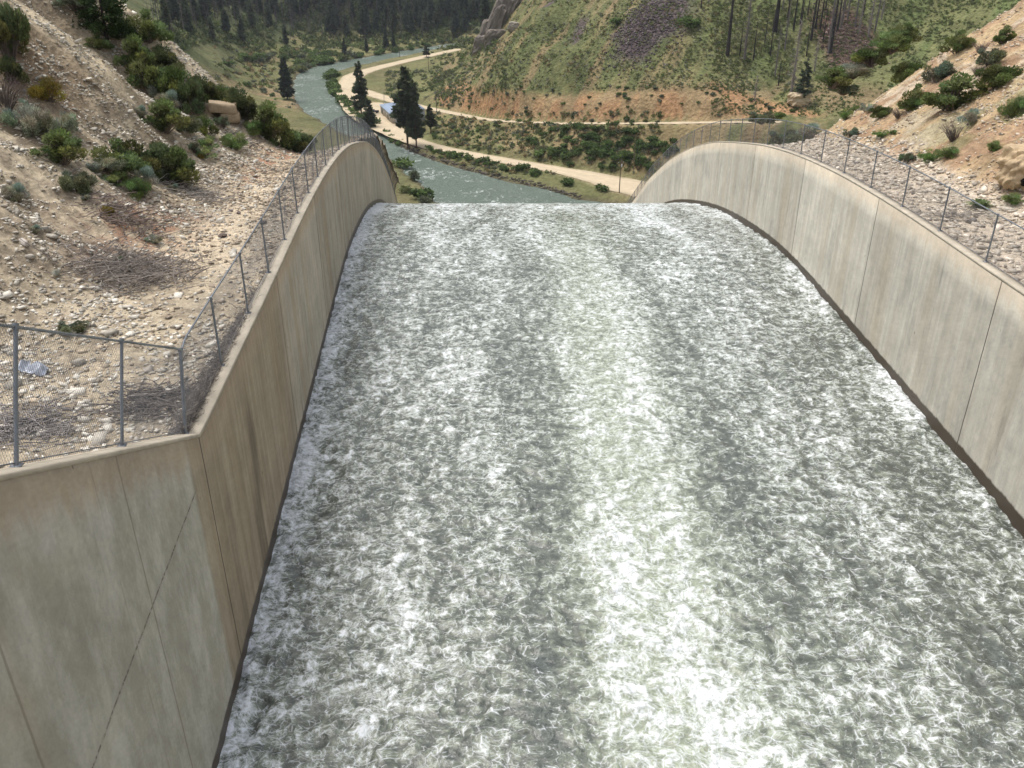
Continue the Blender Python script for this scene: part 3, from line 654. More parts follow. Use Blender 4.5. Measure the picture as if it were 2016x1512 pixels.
fence(1, 1.9, 8.0, 176, 'grey chain link fence along the top of the pale right spillway wall', 32.4)

# ------------------------------------------------------------------ loose stones (thousands: one object per bank)
def ico():
    p = (1+5**.5)/2; v = np.array([[-1,p,0],[1,p,0],[-1,-p,0],[1,-p,0],[0,-1,p],[0,1,p],[0,-1,-p],[0,1,-p],[p,0,-1],[p,0,1],[-p,0,-1],[-p,0,1]]); v /= np.linalg.norm(v[0])
    f = np.array([[0,11,5],[0,5,1],[0,1,7],[0,7,10],[0,10,11],[1,5,9],[5,11,4],[11,10,2],[10,7,6],[7,1,8],[3,9,4],[3,4,2],[3,2,6],[3,6,8],[3,8,9],[4,9,5],[2,4,11],[6,2,10],[8,6,7],[9,8,1]]); return v, f
IV, IF = ico()
CV = np.array([[-1,-1,-1],[1,-1,-1],[1,1,-1],[-1,1,-1],[-1,-1,1],[1,-1,1],[1,1,1],[-1,1,1]], float)*.75
CF = np.array([[0,2,1],[0,3,2],[4,5,6],[4,6,7],[0,1,5],[0,5,4],[1,2,6],[1,6,5],[2,3,7],[2,7,6],[3,0,4],[3,4,7]])
def stones(name, X, Y, H, size, cols, label, group_kind='stuff', mat='stone'):
    n = len(X); Z = H(X, Y); sc3 = size[:, None]*RNG.uniform(.45, 1.25, (n, 3))*np.array([1.15, 1.15, .7])
    V = CV[None]*(1+RNG.uniform(-.75, .35, (n, 8, 3)))*sc3[:, None]*np.array([1.1, 1.1, .85])
    th = RNG.uniform(0, 6.28, n); ca, sa = np.cos(th), np.sin(th); tl = RNG.normal(0, .35, n)
    x, y, z = V[..., 0], V[..., 1], V[..., 2]; y, z = y*np.cos(tl)[:, None]-z*np.sin(tl)[:, None], y*np.sin(tl)[:, None]+z*np.cos(tl)[:, None]
    V = np.stack([x*ca[:, None]-y*sa[:, None]+X[:, None], x*sa[:, None]+y*ca[:, None]+Y[:, None], z+(Z+size*.15)[:, None]], -1)
    F = (CF[None]+np.arange(n)[:, None, None]*8).reshape(-1, 3)
    o = mesh_np(name, V.reshape(-1, 3), F, M[mat], col=np.repeat(cols, 8, 0), kind=group_kind); tag(o, label, 'stones'); return o
def rc(n, a, b, v=.18): t = RNG.random((n, 1)); return (C(*a)*(1-t)+C(*b)*t)*RNG.uniform(1-v, 1+v, (n, 1))
def scat(n, x0, x1, y0, y1, dens): 
    X = RNG.uniform(x0, x1, n); Y = RNG.uniform(y0, y1, n); k = RNG.random(n) < dens(X, Y); return X[k], Y[k]
# left bank
X, Y = scat(170000, -42, -7, 14, 69, lambda x, y: (x < XL(y)-WT-.15)*(x > -.66*y-3)*(.10+.75*sstep(.42, .60, fbm(x*.35, y*1.0, 130))*sstep(-12, -17, x)+.55*sstep(34, 24, y)*sstep(.4, .6, fbm(x*.5, y*.5, 133))))
sz = .028+.085*RNG.random(len(X))**3+RNG.uniform(.03, .15, len(X))*(RNG.random(len(X)) < .025)
stones('scree_stones', X, Y, hL, sz, rc(len(X), (.74, .70, .61), (.34, .305, .25), .25), 'pale loose stones strewn over the left hillside')
X, Y = scat(34000, -17, -8, 20, 90, lambda x, y: (x < XL(y)-WT-.1)*(x > -17.5)*(.12+.8*sstep(31, 44, y)*sstep(.38, .55, fbm(x*.6, y*.5, 134))))
stones('riprap_stones', X, Y, hL, .035+.10*RNG.random(len(X))**2.4, rc(len(X), (.58, .48, .35), (.26, .215, .17), .3), 'pale tan riprap stones on the bench beside the left wall')
X, Y = scat(24000, 18.5, 28, 22, 110, lambda x, y: (x > XR(y)+WT+.1)*(x < 24.5+(fbm(y*.2, y*0, 140)-.5)*3)*.6)
stones('riprap_stones', X, Y, hR, .05+.15*RNG.random(len(X))**2.2, rc(len(X), (.72, .64, .53), (.36, .32, .265), .28), 'grey riprap stones on the bench beside the right wall')
X, Y = scat(110000, 22, 58, 26, 78, lambda x, y: .06+.5*sstep(.45, .65, fbm(x*.4, y*.6, 141)))
stones('scree_stones', X, Y, hR, .035+.10*RNG.random(len(X))**3, rc(len(X), (.62, .55, .44), (.42, .33, .24)), 'pale loose stones strewn over the right hillside')
# talus patches on the hill across the river, boulders along the water
def talus(px, py, Y0, rx, ry, n, a, b, label, ang=0):
    d = ray(px, py); t = Y0/d[1]; q = RNG.normal(0, .55, (n, 2)); ca, sa = math.cos(ang), math.sin(ang)
    X = d[0]*t+q[:, 0]*rx*ca-q[:, 1]*ry*sa; Y = Y0+q[:, 0]*rx*sa+q[:, 1]*ry*ca
    stones('talus_stones', X, Y, hV, .25+.5*RNG.random(n)**2, rc(n, a, b), label)
talus(1275, 35, 408, 13, 18, 2200, (.17, .14, .14), (.08, .06, .065), 'dark purple grey talus stones high on the grassy hill across the river')
talus(1665, 70, 397, 11, 16, 1600, (.26, .19, .16), (.12, .08, .07), 'reddish grey talus stones among the dead trees')
k = resample(RBw[1:9], .9, 1); n = len(k)*4; q = np.repeat(k, 4, 0)+RNG.normal(0, 1.0, (n, 2))+C(.3, .9)
stones('bank_boulders', q[:, 0], q[:, 1], hV, .25+.5*RNG.random(n)**2, rc(n, (.13, .11, .09), (.05, .045, .04)), 'dark wet boulders along the near road side river bank')
# individual larger rocks
def rock_mesh(seed, col):
    r = np.random.default_rng(seed); v = IV.copy(); f = IF.copy()
    for _ in range(2):
        mid = {}; nf = []; vl = list(v)
        def m(a, b):
            k = (min(a, b), max(a, b))
            if k not in mid: p = (vl[a]+vl[b])/2; mid[k] = len(vl); vl.append(p/np.linalg.norm(p))
            return mid[k]
        for a, b, c in f: ab, bc, ca = m(a, b), m(b, c), m(c, a); nf += [[a, ab, ca], [b, bc, ab], [c, ca, bc], [ab, bc, ca]]
        v = np.array(vl); f = np.array(nf)
    for _ in range(16):      # flatten with random planes: angular faces
        nrm = r.normal(size=3); nrm /= np.linalg.norm(nrm); dd = v@nrm; lim = r.uniform(.34, .8); v = v-np.outer(np.maximum(0, dd-lim), nrm)
    v = v*(1+r.normal(0, .015, (len(v), 1)))*np.array([1, .8, .62])
    c = np.broadcast_to(C(*col), v.shape)*r.uniform(.85, 1.15, (len(v), 1))
    return v, f, c
ROCKS = [  # px, py, width px, bank, colour, label
 (441,468,26,'L',(.13,.10,.085),'dark brown flat boulder alone on the pale sandy bench'),
 (470,422,16,'L',(.15,.12,.11),'dark brown rock near the left fence, farther than the flat boulder'),
 (455,417,12,'L',(.16,.13,.12),'small dark rock just left of the brown rock near the left fence'),
 (519,441,22,'L',(.17,.15,.14),'round dark grey rock just inside the left fence'),
 (50,487,30,'L',(.52,.47,.42),'large pale pinkish boulder near the left edge above the scree'),
 (158,665,0,'L',None,None),
 (155,643,22,'L',(.60,.54,.42),'pale angular rock above the near fence rail, upper of the pale pair'),
 (229,476,17,'L',(.66,.60,.50),'bright pale rock beside the dead brush'),
 (293,732,34,'L',(.42,.38,.33),'long flat grey stone seen through the near fence mesh'),
 (110,546,26,'L',(.28,.28,.23),'greenish grey boulder in the scree left of the dead brush pile'),
 (333,499,15,'L',(.60,.54,.45),'pale rock at the far right end of the dead brush'),
 (345,388,0,'L',None,None),
 (353,386,18,'L',(.60,.56,.47),'pale flat rock below the little silver sagebrush'),
 (58,98,14,'L',(.62,.57,.48),'small white slab rock high on the left hillside'),
 (178,160,18,'L',(.58,.53,.44),'white broken rock in the middle of the left hillside'),
 (395,478,14,'L',(.62,.56,.46),'small pale rock on the sandy bench by the dead brush'),
 (1845,372,16,'R',(.52,.44,.36),'tan rock by the right riprap beyond the fence'),
 (1910,440,26,'R',(.22,.20,.18),'dark grey boulder in the riprap under the right fence'),
 (1865,345,14,'R',(.60,.53,.43),'small pale rock on the brown bank past the right fence'),
 (1683,322,13,'R',(.20,.18,.17),'dark stone in the far riprap beside the right fence')]
for idx, (px, py, w, bk, col, lab) in enumerate(ROCKS):
    if not w: continue
    p = hitxyz(px, py, bk); s = w*p[1]*1.05/1680/2; v, f, c = rock_mesh(200+idx, col)
    o = mesh_np('boulder', v*s, f, M['stone'], col=c, loc=p+np.array([0, 0, s*.25])); o.rotation_euler = (0, 0, idx*1.3); tag(o, lab, 'rock')

# sandstone block with recess shade painted as a black tube at the right edge, and pale outcrops
def blocky(size, seed, col, n=22):
    g = np.linspace(-.5, .5, n); V = []; F = []
    for ax in range(3):
        for sg in (-.5, .5):
            a, b = np.meshgrid(g, g); q = np.zeros((n*n, 3)); q[:, ax] = sg; q[:, (ax+1) % 3] = a.ravel(); q[:, (ax+2) % 3] = b.ravel()
            i = (np.arange(n-1)[:, None]*n+np.arange(n-1)[None]).ravel()+len(V)*n*n; f = np.stack([i, i+1, i+n+1, i+n], -1); V.append(q); F.append(f if sg > 0 else f[:, ::-1])
    v = np.concatenate(V); l = np.abs(v)*2; v = v/((l**6).sum(1)**(1/6.))[:, None]**.85
    k = fbm(v[:, 0]*3+seed*3.1, v[:, 2]*4+v[:, 1]*3, seed % 50)-.5; st = np.floor(v[:, 2]*5+k*1.5); k2 = vnoise(st*3.7, st*1.1, seed % 31)-.5
    kr = (1-np.abs(2*fbm(v[:, 0]*6+seed, v[:, 2]*5+v[:, 1]*4, seed % 41)-1))-.7; v = v*(1+.40*k[:, None]+.30*kr[:, None]); v[:, :2] *= (1+.22*k2)[:, None]; c = C(*col)*(.7+.6*fbm(v[:, 0]*5, v[:, 2]*9+v[:, 1]*3, 9))[:, None]
    return v*np.array(size), np.concatenate(F), c
def outcrop(name, px, py, bk, size, col, label, seed, rz=0):
    p = hitxyz(px, py, bk); v, f, c = blocky(size, seed, col)
    o = mesh_np(name, v, f, M['stone'], col=c, loc=p+np.array([0, 0, size[2]*.25])); o.rotation_euler = (0, 0, rz); tag(o, label, 'rock'); return p, o
p, o = outcrop('rock_outcrop', 2022, 352, 'R', (2.3, 1.8, 1.9), (.50, .38, .24), 'tan sandstone outcrop with a black tube as painted recess shade under it at the right edge', 311)
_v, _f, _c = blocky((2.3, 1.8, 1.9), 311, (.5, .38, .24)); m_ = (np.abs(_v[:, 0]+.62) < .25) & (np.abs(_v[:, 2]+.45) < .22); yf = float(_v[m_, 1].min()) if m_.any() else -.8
shade_tube = MB(); shade_tube.tube([(-.62, yf-.03, -.45), (-.6, yf+.15, -.45), (-.55, yf+.6, -.42)], [.20, .24, .1], 9, (.012, .01, .008)); shade_tube.build('recess_shade', M['stone'], o)  # near-black tube on the rock face stands in for shade inside a recess
outcrop('rock_outcrop', 1572, 203, 'V', (8, 5, 5), (.50, .40, .27), 'pale sandstone outcrop at the foot of the dead trees behind the right hillside', 313, .5)
outcrop('rock_outcrop', 1012, 58, 'V', (6, 5, 5), (.30, .27, .22), 'small grey rock knob on the grassy spur right of the cliff', 315)
# cliff where the road disappears
cl = empty('rock_cliff', at(950, 92, 6), 0, 'grey rock cliff at the end of the grassy spur where the road disappears', 'cliff'); base = np.array(cl.location)
for i, (px, py, sx, sy, h, ln) in enumerate([(946, 98, 9, 9, 14, .25), (955, 84, 10, 9, 24, .35), (966, 72, 9, 10, 30, .4), (980, 54, 13, 10, 32, .45), (996, 34, 14, 10, 30, .45), (1010, 14, 14, 12, 26, .4), (975, 84, 12, 7, 12, .2)]):
    p = hitxyz(px, py, 'V'); v, f, c = blocky((sx, sy, h), 330+i, (.19, .165, .14), 30); v[:, 0] += v[:, 2]*ln
    mesh_np('rock_face', v, f, M['stone'], cl, col=c, loc=p+np.array([0, 3, h*.02])-base)

# ------------------------------------------------------------------ foliage prototypes
def leaves(P, size, col, colvar=.25, up=.3, rng=RNG, slim=.45, dirs=None):
    """small triangles at points P"""
    n = len(P); d = rng.normal(size=(n, 3)); 
    if dirs is not None: d = dirs+d*.45
    d[:, 2] += up; d /= np.linalg.norm(d, axis=1)[:, None]
    e = np.cross(d, rng.normal(size=(n, 3))); e /= np.linalg.norm(e, axis=1)[:, None]; s = size*rng.uniform(.6, 1.3, (n, 1))
    V = np.stack([P-e*s*slim, P+e*s*slim, P+d*s*1.3], 1).reshape(-1, 3)
    F = np.arange(3*n).reshape(n, 3)
    c = np.repeat(col*rng.uniform(1-colvar, 1+colvar, (n, 1)), 3, 0); return V, F, c
def shrub_proto(kind, seed):
    r = np.random.default_rng(seed); V = []; 
    pal = {'green': (.145, .18, .068), 'dark': (.108, .130, .058), 'sage': (.30, .34, .26), 'bright': (.17, .24, .085), 'yellow': (.26, .21, .05), 'dry': (.16, .135, .13), 'greygreen': (.15, .18, .11), 'willow': (.085, .12, .045)}[kind]
    nl = {'dry': 10}.get(kind, r.integers(15, 21)); lobes = []
    for i in range(nl):
        a = r.uniform(0, 6.28); rr = .42*r.uniform(0, 1)**.6; lobes.append((math.cos(a)*rr, math.sin(a)*rr, r.uniform(.12, .72)*(1-rr*.9), r.uniform(.09, .19)))
    Ps = []; Ds = []; Cs = []
    for (x, y, z, s) in lobes:
        m = int((560 if kind != 'dry' else 120)*(s/.18)**2); q = r.normal(size=(m, 3)); q /= np.linalg.norm(q, axis=1)[:, None]; rad = s*r.uniform(.45, 1.08, (m, 1))
        Pp = np.array([x, y, z])+q*rad*np.array([1, 1, .85]); Pp[:, 2] = np.maximum(Pp[:, 2], .02)
        Ps.append(Pp); Ds.append(q+np.array([x, y, .6])*.8); Cs.append(np.broadcast_to(np.array(pal)*r.uniform(.6, 1.45)*np.array([r.uniform(.85, 1.25), 1, r.uniform(.8, 1.2)]), (m, 3)))
    P = np.concatenate(Ps); D = np.concatenate(Ds); Cc = np.concatenate(Cs)
    gap = fbm(P[:, 0]*9+seed, P[:, 1]*9+P[:, 2]*9, seed % 7) > .37; P, D, Cc = P[gap], D[gap], Cc[gap]
    size = {'sage': .055, 'bright': .06, 'dry': .06}.get(kind, .042); slim = {'sage': .16, 'bright': .13, 'dry': .05, 'yellow': .2}.get(kind, .42)
    V, F, c = leaves(P, size, 1., .3, .5, r, slim, D); c = c[:, None] if c.ndim == 1 else c
    c = np.repeat(Cc*r.uniform(.72, 1.3, (len(P), 1)), 3, 0)
    fo = mesh_np('foliage', V, F, M['leaf'], col=c)
    mb = MB(); bc = (.16, .13, .11)
    for (x, y, z, s) in lobes:
        for _ in range(6 if kind == 'dry' else 3):
            e = np.array([x, y, z])+r.normal(0, s*.5, 3)*np.array([1, 1, .6]); e[2] = max(e[2], .08)
            if kind == 'dry': e *= 1.15
            mid = e*.5+r.normal(0, .03, 3)+np.array([0, 0, .03]); mb.tube([(e[0]*.12, e[1]*.12, -.08), mid, e], [.014, .009, .003], 4, bc, cap=False)
    br = mb.build('branches', M['bark'])
    root = empty({'sage': 'sagebrush', 'greygreen': 'sagebrush', 'dry': 'dry_shrub', 'yellow': 'flowering_shrub', 'willow': 'willow_shrub'}.get(kind, 'green_shrub'), (0, 0, 0))
    fo.parent = root; br.parent = root; root['_k'] = kind
    return root
PROTO = {k: [shrub_proto(k, 400+17*j+i) for j in range(3)] for i, k in enumerate(['green', 'dark', 'sage', 'bright', 'yellow', 'dry', 'greygreen', 'willow'])}
USED = set()
def place_proto(root, loc, scale, rz, label, cat, group=None, tilt=(0, 0)):
    c = copy_tree(root)
    if '_k' in c: del c['_k']
    c.location = loc; c.scale = scale; c.rotation_euler = (tilt[0], tilt[1], rz); c['label'] = label; c['category'] = cat
    if group: c['group'] = group
    return c
SH = [ # px base, py base, w, h, kind, bank, label
 (62,268,82,70,'sage','L','large silver sagebrush with a dark woody base at the left edge'),
 (128,262,52,48,'sage','L','rounded silver sagebrush right of the large one at the left edge'),
 (120,318,90,58,'green','L','spreading dark green shrub below the two silver sagebrushes'),
 (235,338,90,66,'green','L','dark green shrub at the left end of the big clump on the left hillside'),
 (298,345,105,78,'dark','L','tall dark green shrub in the middle of the big clump on the left hillside'),
 (352,368,84,70,'green','L','dark green shrub at the right end of the big clump by the bench'),
 (325,352,80,60,'greygreen','L','grey green shrub behind the right end of the big clump'),
 (205,335,70,36,'sage','L','low silver sagebrush at the left foot of the big green clump'),
 (288,372,54,42,'sage','L','silver sagebrush in front of the big green clump'),
 (232,368,56,30,'bright','L','bright green rabbitbrush left of the silver sagebrush at the big clump foot'),
 (272,392,56,42,'bright','L','bright green rabbitbrush lowest in front of the big clump'),
 (345,380,22,17,'sage','L','tiny silver sagebrush at the lower right of the big clump'),
 (150,376,58,48,'greygreen','L','leaning grey green sagebrush with bare stems on the left scree'),
 (168,396,18,15,'sage','L','tiny sagebrush just below the leaning one on the left scree'),
 (38,398,42,36,'sage','L','pale silver sagebrush alone low on the left edge'),
 (92,196,60,46,'yellow','L','yellow green flowering shrub on the upper left slope'),
 (18,120,80,120,'dark','L','tall dark shrub at the top left corner'),
 (10,215,80,80,'dry','L','bare purple grey shrub at the left edge above the large sagebrush'),
 (30,165,50,50,'dark','L','dark green shrub at the left edge below the corner shrub'),
 (205,82,78,0,'tree','L','dense dark green juniper standing on the upper left hillside'),
 (245,72,40,36,'dark','L','small dark shrub right of the juniper on the left hillside'),
 (292,78,76,56,'green','L','rounded green shrub on the pale rib at the upper left'),
 (150,22,70,30,'greygreen','L','grey green shrub left of the juniper on the ridge'),
 (268,140,72,62,'green','L','upper green shrub of the dense thicket in the left gully'),
 (302,172,74,66,'green','L','second green shrub down the dense thicket in the left gully'),
 (352,196,88,80,'green','L','largest green shrub of the dense thicket in the left gully'),
 (385,222,56,66,'dark','L','dark green shrub at the lower right of the gully thicket'),
 (330,145,60,50,'dark','L','dark shrub in the middle of the gully thicket'),
 (313,196,52,44,'sage','L','silver sagebrush nestled at the left of the gully thicket'),
 (338,218,44,38,'sage','L','silver grey sagebrush just below its twin beside the gully thicket'),
 (195,98,46,26,'green','L','small green shrub on the brown band of the left hillside'),
 (262,140,26,22,'yellow','L','small orange yellow shrub left of the gully thicket'),
 (322,260,82,54,'green','L','wide green shrub below the gully thicket'),
 (366,258,48,38,'greygreen','L','grey green sagebrush between two green shrubs below the thicket'),
 (402,266,52,50,'green','L','green shrub at the right end of the row below the thicket'),
 (280,232,28,22,'sage','L','small pale sagebrush left of the wide green shrub'),
 (396,190,42,32,'sage','L','silver sagebrush on the pale rib above the concrete block'),
 (432,196,62,34,'green','L','low green shrub on the pale rib above the concrete block'),
 (440,224,26,16,'greygreen','L','tiny shrub in front of the concrete block'),
 (412,290,34,24,'bright','L','small bright green shrub at the slope foot'),
 (440,254,30,24,'greygreen','L','small grey shrub below the concrete block'),
 (464,294,48,36,'bright','L','bright green shrub at the top of the bench'),
 (405,310,40,22,'bright','L','low bright green shrub where the slope meets the bench'),
 (382,300,30,22,'greygreen','L','low grey green shrub beside the bright one at the slope foot'),
 (396,314,14,9,'yellow','L','tiny orange flowering plant at the slope foot'),
 (388,100,64,46,'dark','L','dark shrub on the crest of the far pale rib'),
 (415,60,50,34,'dark','L','dark shrub on the crest above its neighbour on the far pale rib'),
 (446,158,44,32,'dark','L','small dark shrub on the crest just above the big brown one'),
 (472,190,74,62,'dark','L','big brownish green shrub on the end of the far pale rib'),
 (500,262,48,26,'bright','L','bright grey green shrub near the end of the left hillside'),
 (528,272,80,66,'green','L','first green shrub of the thicket at the end of the bench'),
 (560,274,62,60,'green','L','second green shrub of the thicket at the end of the bench'),
 (588,277,48,48,'dark','L','dark shrub at the fence end of the thicket on the bench'),
 (72,460,26,16,'sage','L','little grey sagebrush in the near scree'),
 (302,478,28,18,'sage','L','pale little sagebrush behind the dead brush pile'),
 (214,425,24,26,'yellow','L','small yellow green plant in the near scree'),
 (235,520,30,20,'greygreen','L','grey sagebrush sprouting in the dead brush pile'),
 (140,650,50,16,'greygreen','L','dull green weed just above the near fence rail'),
 (1787,148,54,46,'green','R','green shrub nearest the crest of the right hillside'),
 (1846,162,62,48,'greygreen','R','grey green flowering shrub in the middle of the right hillside'),
 (1800,208,52,42,'green','R','green shrub left of the biggest shrub on the right hillside'),
 (1794,218,48,26,'bright','R','yellow green shrub just below its darker neighbour on the right hillside'),
 (1872,214,104,60,'green','R','biggest spreading green shrub on the right hillside'),
 (1885,102,54,40,'green','R','green shrub high on the right hillside, left of the upper right one'),
 (1966,168,76,50,'green','R','wide green shrub near the right edge of the picture'),
 (1973,86,44,30,'green','R','small green shrub by the right edge near the top'),
 (1948,128,46,38,'greygreen','R','blue grey sagebrush above the wide green shrub at the right edge'),
 (1897,48,18,18,'greygreen','R','tiny round shrub near the top of the right hillside'),
 (1822,66,14,14,'dark','R','tiny dark shrub on the right crest'),
 (1862,66,12,12,'green','R','tiny green shrub right of the dark one on the right crest'),
 (1735,230,40,26,'green','R','low green shrub on the lower middle of the right hillside'),
 (1682,216,40,20,'green','R','flat green shrub low on the right hillside near the fence'),
 (1665,236,22,22,'bright','R','small bright shrub below the flat green one'),
 (1706,218,30,18,'sage','R','pale sagebrush right of the flat green shrub'),
 (1600,246,56,32,'sage','R','wide pale sagebrush behind the far part of the right fence'),
 (1770,232,40,20,'dry','R','bare purple grey twigs beside the low green shrub'),
 (1995,230,48,42,'bright','R','bright round green shrub at the right edge'),
 (1912,244,40,28,'sage','R','silver sagebrush above the bare thicket on the right hillside'),
 (1880,276,56,40,'dry','R','large bare purple grey shrub on the lower right hillside'),
 (1930,104,40,24,'dry','R','dry brown shrub below the upper right green shrub'),
 (1925,150,50,26,'dry','R','dry grey shrub beside the blue grey sagebrush'),
 (1832,318,46,26,'bright','R','grassy bright green clump on the lower right slope'),
 (1868,310,40,22,'bright','R','grassy green clump right of its twin on the lower right slope'),
 (1957,298,28,22,'bright','R','small bright green clump left of the sandstone outcrop'),
 (1735,272,32,14,'bright','R','flat bright green clump near the right fence'),
 (1757,266,16,9,'bright','R','tiny green clump right of the flat one near the right fence'),
 (1676,270,34,22,'greygreen','R','grey green shrub just beyond the right riprap'),
 (1555,236,60,40,'greygreen','R','grey shrub at the far end of the right hillside'),
 (1785,320,28,18,'greygreen','R','dull green tuft behind the right fence'),
 (1995,400,40,20,'bright','R','bright weeds beside the sandstone outcrop')]
def fit(px, py, w, h, kind, bank, label, j, group=None, cat=None):
    p = hitxyz(px, py, bank); depth = p[1]*cp+(ZC-p[2])*sp_; m = depth/1680
    W = w*m; H_ = max(h*m/.88, W*.45)
    pr = PROTO[kind][j % 3]
    return place_proto(pr, p-np.array([0, 0, H_*.08]), (W/.84, W/.84*(.8+.3*((j*7) % 5)/5), H_/.80), j*2.1, label, cat or ('sagebrush' if kind in ('sage', 'greygreen') else 'shrub'), group)

def conifer(seed, H_, rad, trunkr, col, dens=1., base=.12, dead=False, barecol=(.05, .042, .038), open_=0., tri=.5, top=.0):
    """returns (trunk MB, crown arrays) for a conifer of height H_"""
    r = np.random.default_rng(seed); tk = MB(); bend = r.normal(0, H_*.008, 2)
    zs = np.linspace(-.4, H_, 9); tk.tube(np.stack([bend[0]*np.sin(zs/H_*3), bend[1]*np.sin(zs/H_*2), zs], -1), trunkr*(1.05-zs/H_*.95)+.01, 7, barecol)
    P = []; D = []; Cc = []; nb = int(H_*(5.0 if not dead else 3.5)*dens)
    for i in range(nb):
        f = base+(1-base)*((i+r.random())/nb); z = f*H_; g = (f-base)/(1-base)
        L = rad*((1-g)**.75*.92+.10+top*(1-g))*r.uniform(.55, 1.12)*(1 if g > .1 else .65)
        if open_ and r.random() < open_: continue
        a = r.uniform(0, 6.28); drop = r.uniform(-.25, .12) if not dead else r.uniform(-.35, .1)
        e = np.array([math.cos(a)*L, math.sin(a)*L, z+L*drop]); b0 = np.array([0, 0, z])
        tk.tube([b0, (b0+e)/2+(0, 0, L*.05), e], [max(.02, trunkr*.16*(1-g)+.012), .025*H_/25+.01, .008], 3, barecol, cap=False)
        if dead: 
            for q in range(3):
                t0 = r.uniform(.35, .9); s0 = b0+(e-b0)*t0; tk.tube([s0, s0+r.normal(0, .16*rad, 3)], [.014, .005], 3, tuple(np.array(barecol)*1.9), cap=False)
            continue
        m = max(4, int(L*13*tri)); t_ = r.uniform(.3, 1.05, m)[:, None]
        P.append(b0+(e-b0)*t_+r.normal(0, 1, (m, 3))*np.array([.13, .13, .09])*max(L, .8)); D.append(np.broadcast_to((e-b0)/max(L, .1)+(0, 0, .3), (m, 3)))
        Cc.append(np.broadcast_to(np.array(col)*r.uniform(.6, 1.45), (m, 3)))
    if dead: return tk, None
    P = np.concatenate(P); D = np.concatenate(D); Cc = np.concatenate(Cc)
    return tk, (P, D, Cc, r)
def tree_proto(name, seed, H_, rad, trunkr, col, leaf=.55, slim=.4, **k):
    tk, cr = conifer(seed, H_, rad, trunkr, col, **k)
    root = empty(name, (0, 0, 0)); tk.build('trunk', M['bark'], root)
    if cr:
        P, D, Cc, r = cr; V, F, c = leaves(P, leaf, 1., .3, .1, r, slim, D); c = np.repeat(Cc*r.uniform(.7, 1.3, (len(P), 1)), 3, 0)
        mesh_np('crown', V, F, M['leaf'], root, col=c)
    root['_h'] = H_
    return root
def put_tree(root, px, py, hpx, bank, label, cat='tree', group=None, wide=1., rz=None, Y=None, sink=.0):
    if Y is None: p = hitxyz(px, py, bank)
    else:
        d = ray(px, py); x = d[0]/d[1]*Y; p = np.array([x, Y, {'V': hV, 'L': hL, 'R': hR}[bank](x, Y)])
    depth = p[1]*cp+(ZC-p[2])*sp_; s = hpx*depth/1680/.93/root['_h']
    c = place_proto(root, p-np.array([0, 0, sink]), (s*wide, s*wide, s), px*.37 if rz is None else rz, label, cat, group)
    if '_h' in c: del c['_h']
    return c
juniper = tree_proto('juniper_tree', 501, 5., 1.7, .12, (.055, .090, .032), leaf=.16, dens=3.4, base=.04, tri=7, top=.3)
for j, s in enumerate(SH):
    if s[4] == 'tree': put_tree(juniper, 212, 84, 120, 'L', s[6]); continue
    fit(*s, j)
conif = tree_proto('fir_tree', 502, 6., 1.25, .09, (.05, .08, .032), leaf=.22, dens=2.5, base=.03, tri=4)
put_tree(conif, 566, 235, 46, 'L', 'small dark conifer poking up at the end of the left hillside', Y=66)
put_tree(conif, 592, 276, 66, 'L', 'green pointed conifer beside the river bend at the end of the bench', Y=66, wide=1.3)
for j, (px, py, w, h, kd, lab) in enumerate([(1500,232,50,30,'greygreen','grey green shrub on the crest left of the pale sagebrush'),(1532,226,26,20,'bright','bright green shrub on the crest beside the far fence'),
        (1640,160,70,40,'green','lowest dark green shrub along the right crest'),(1680,142,60,36,'sage','silver green shrub along the right crest'),(1716,118,70,44,'green','green shrub third up the right crest'),
        (1752,92,70,44,'bright','yellow green shrub fourth up the right crest'),(1782,72,60,40,'green','topmost green shrub along the right crest'),(1660,175,50,26,'greygreen','grey shrub low on the right crest')]):
    Y = 75.; d = ray(px, py+4); x = d[0]/d[1]*Y; m = Y*1.05/1680
    place_proto(PROTO[kd][j % 3], (x, Y, ZC+d[2]/d[1]*Y-.25), (w*m, w*m, h*m*1.05), j*1.7, lab, 'shrub')
# ponderosa pines by the building
pond = [tree_proto('pine_tree', 510+i, 28., 4.3, 0.42, (.078, .098, .052), leaf=.8, dens=.9, base=b, tri=5.5, open_=.3, barecol=(.12, .075, .05), top=.25) for i, b in enumerate((.16, .3, .22))]
put_tree(pond[0], 712, 232, 96, 'V', 'tall open pine standing left of the building, by the end of the road loop', wide=.95)
put_tree(pond[2], 728, 262, 58, 'V', 'short dense pine beside the tall one near the left wall crest', wide=1.25)
put_tree(pond[1], 803, 293, 140, 'V', 'tallest dark pine in front of the blue roofed building', wide=.92)
put_tree(pond[0], 820, 292, 118, 'V', 'reddish trunked pine close to the right of the tallest one', wide=.8, rz=2.2)
put_tree(pond[2], 848, 262, 50, 'V', 'short dark pine right of the building', wide=1.2, rz=1.2)
fir = tree_proto('fir_tree', 521, 24., 4.2, .32, (.060, .082, .052), leaf=.7, dens=1.2, base=.06, tri=5)
put_tree(fir, 566, 196, 72, 'V', 'dark fir alone on the left river bank', wide=1.1)
put_tree(fir, 679, 112, 32, 'V', 'dark fir on the far meadow by the river', rz=1.)
put_tree(fir, 722, 104, 24, 'V', 'small dark fir on the far meadow, next to the pair', rz=2.)
put_tree(fir, 760, 98, 34, 'V', 'left of the dark firs grouped at the far end of the meadow', rz=3.)
put_tree(fir, 775, 97, 28, 'V', 'right of the dark firs grouped at the far end of the meadow', rz=4.)
put_tree(pond[2], 840, 113, 20, 'V', 'round dark pine beside the road near its far end', wide=2.2)

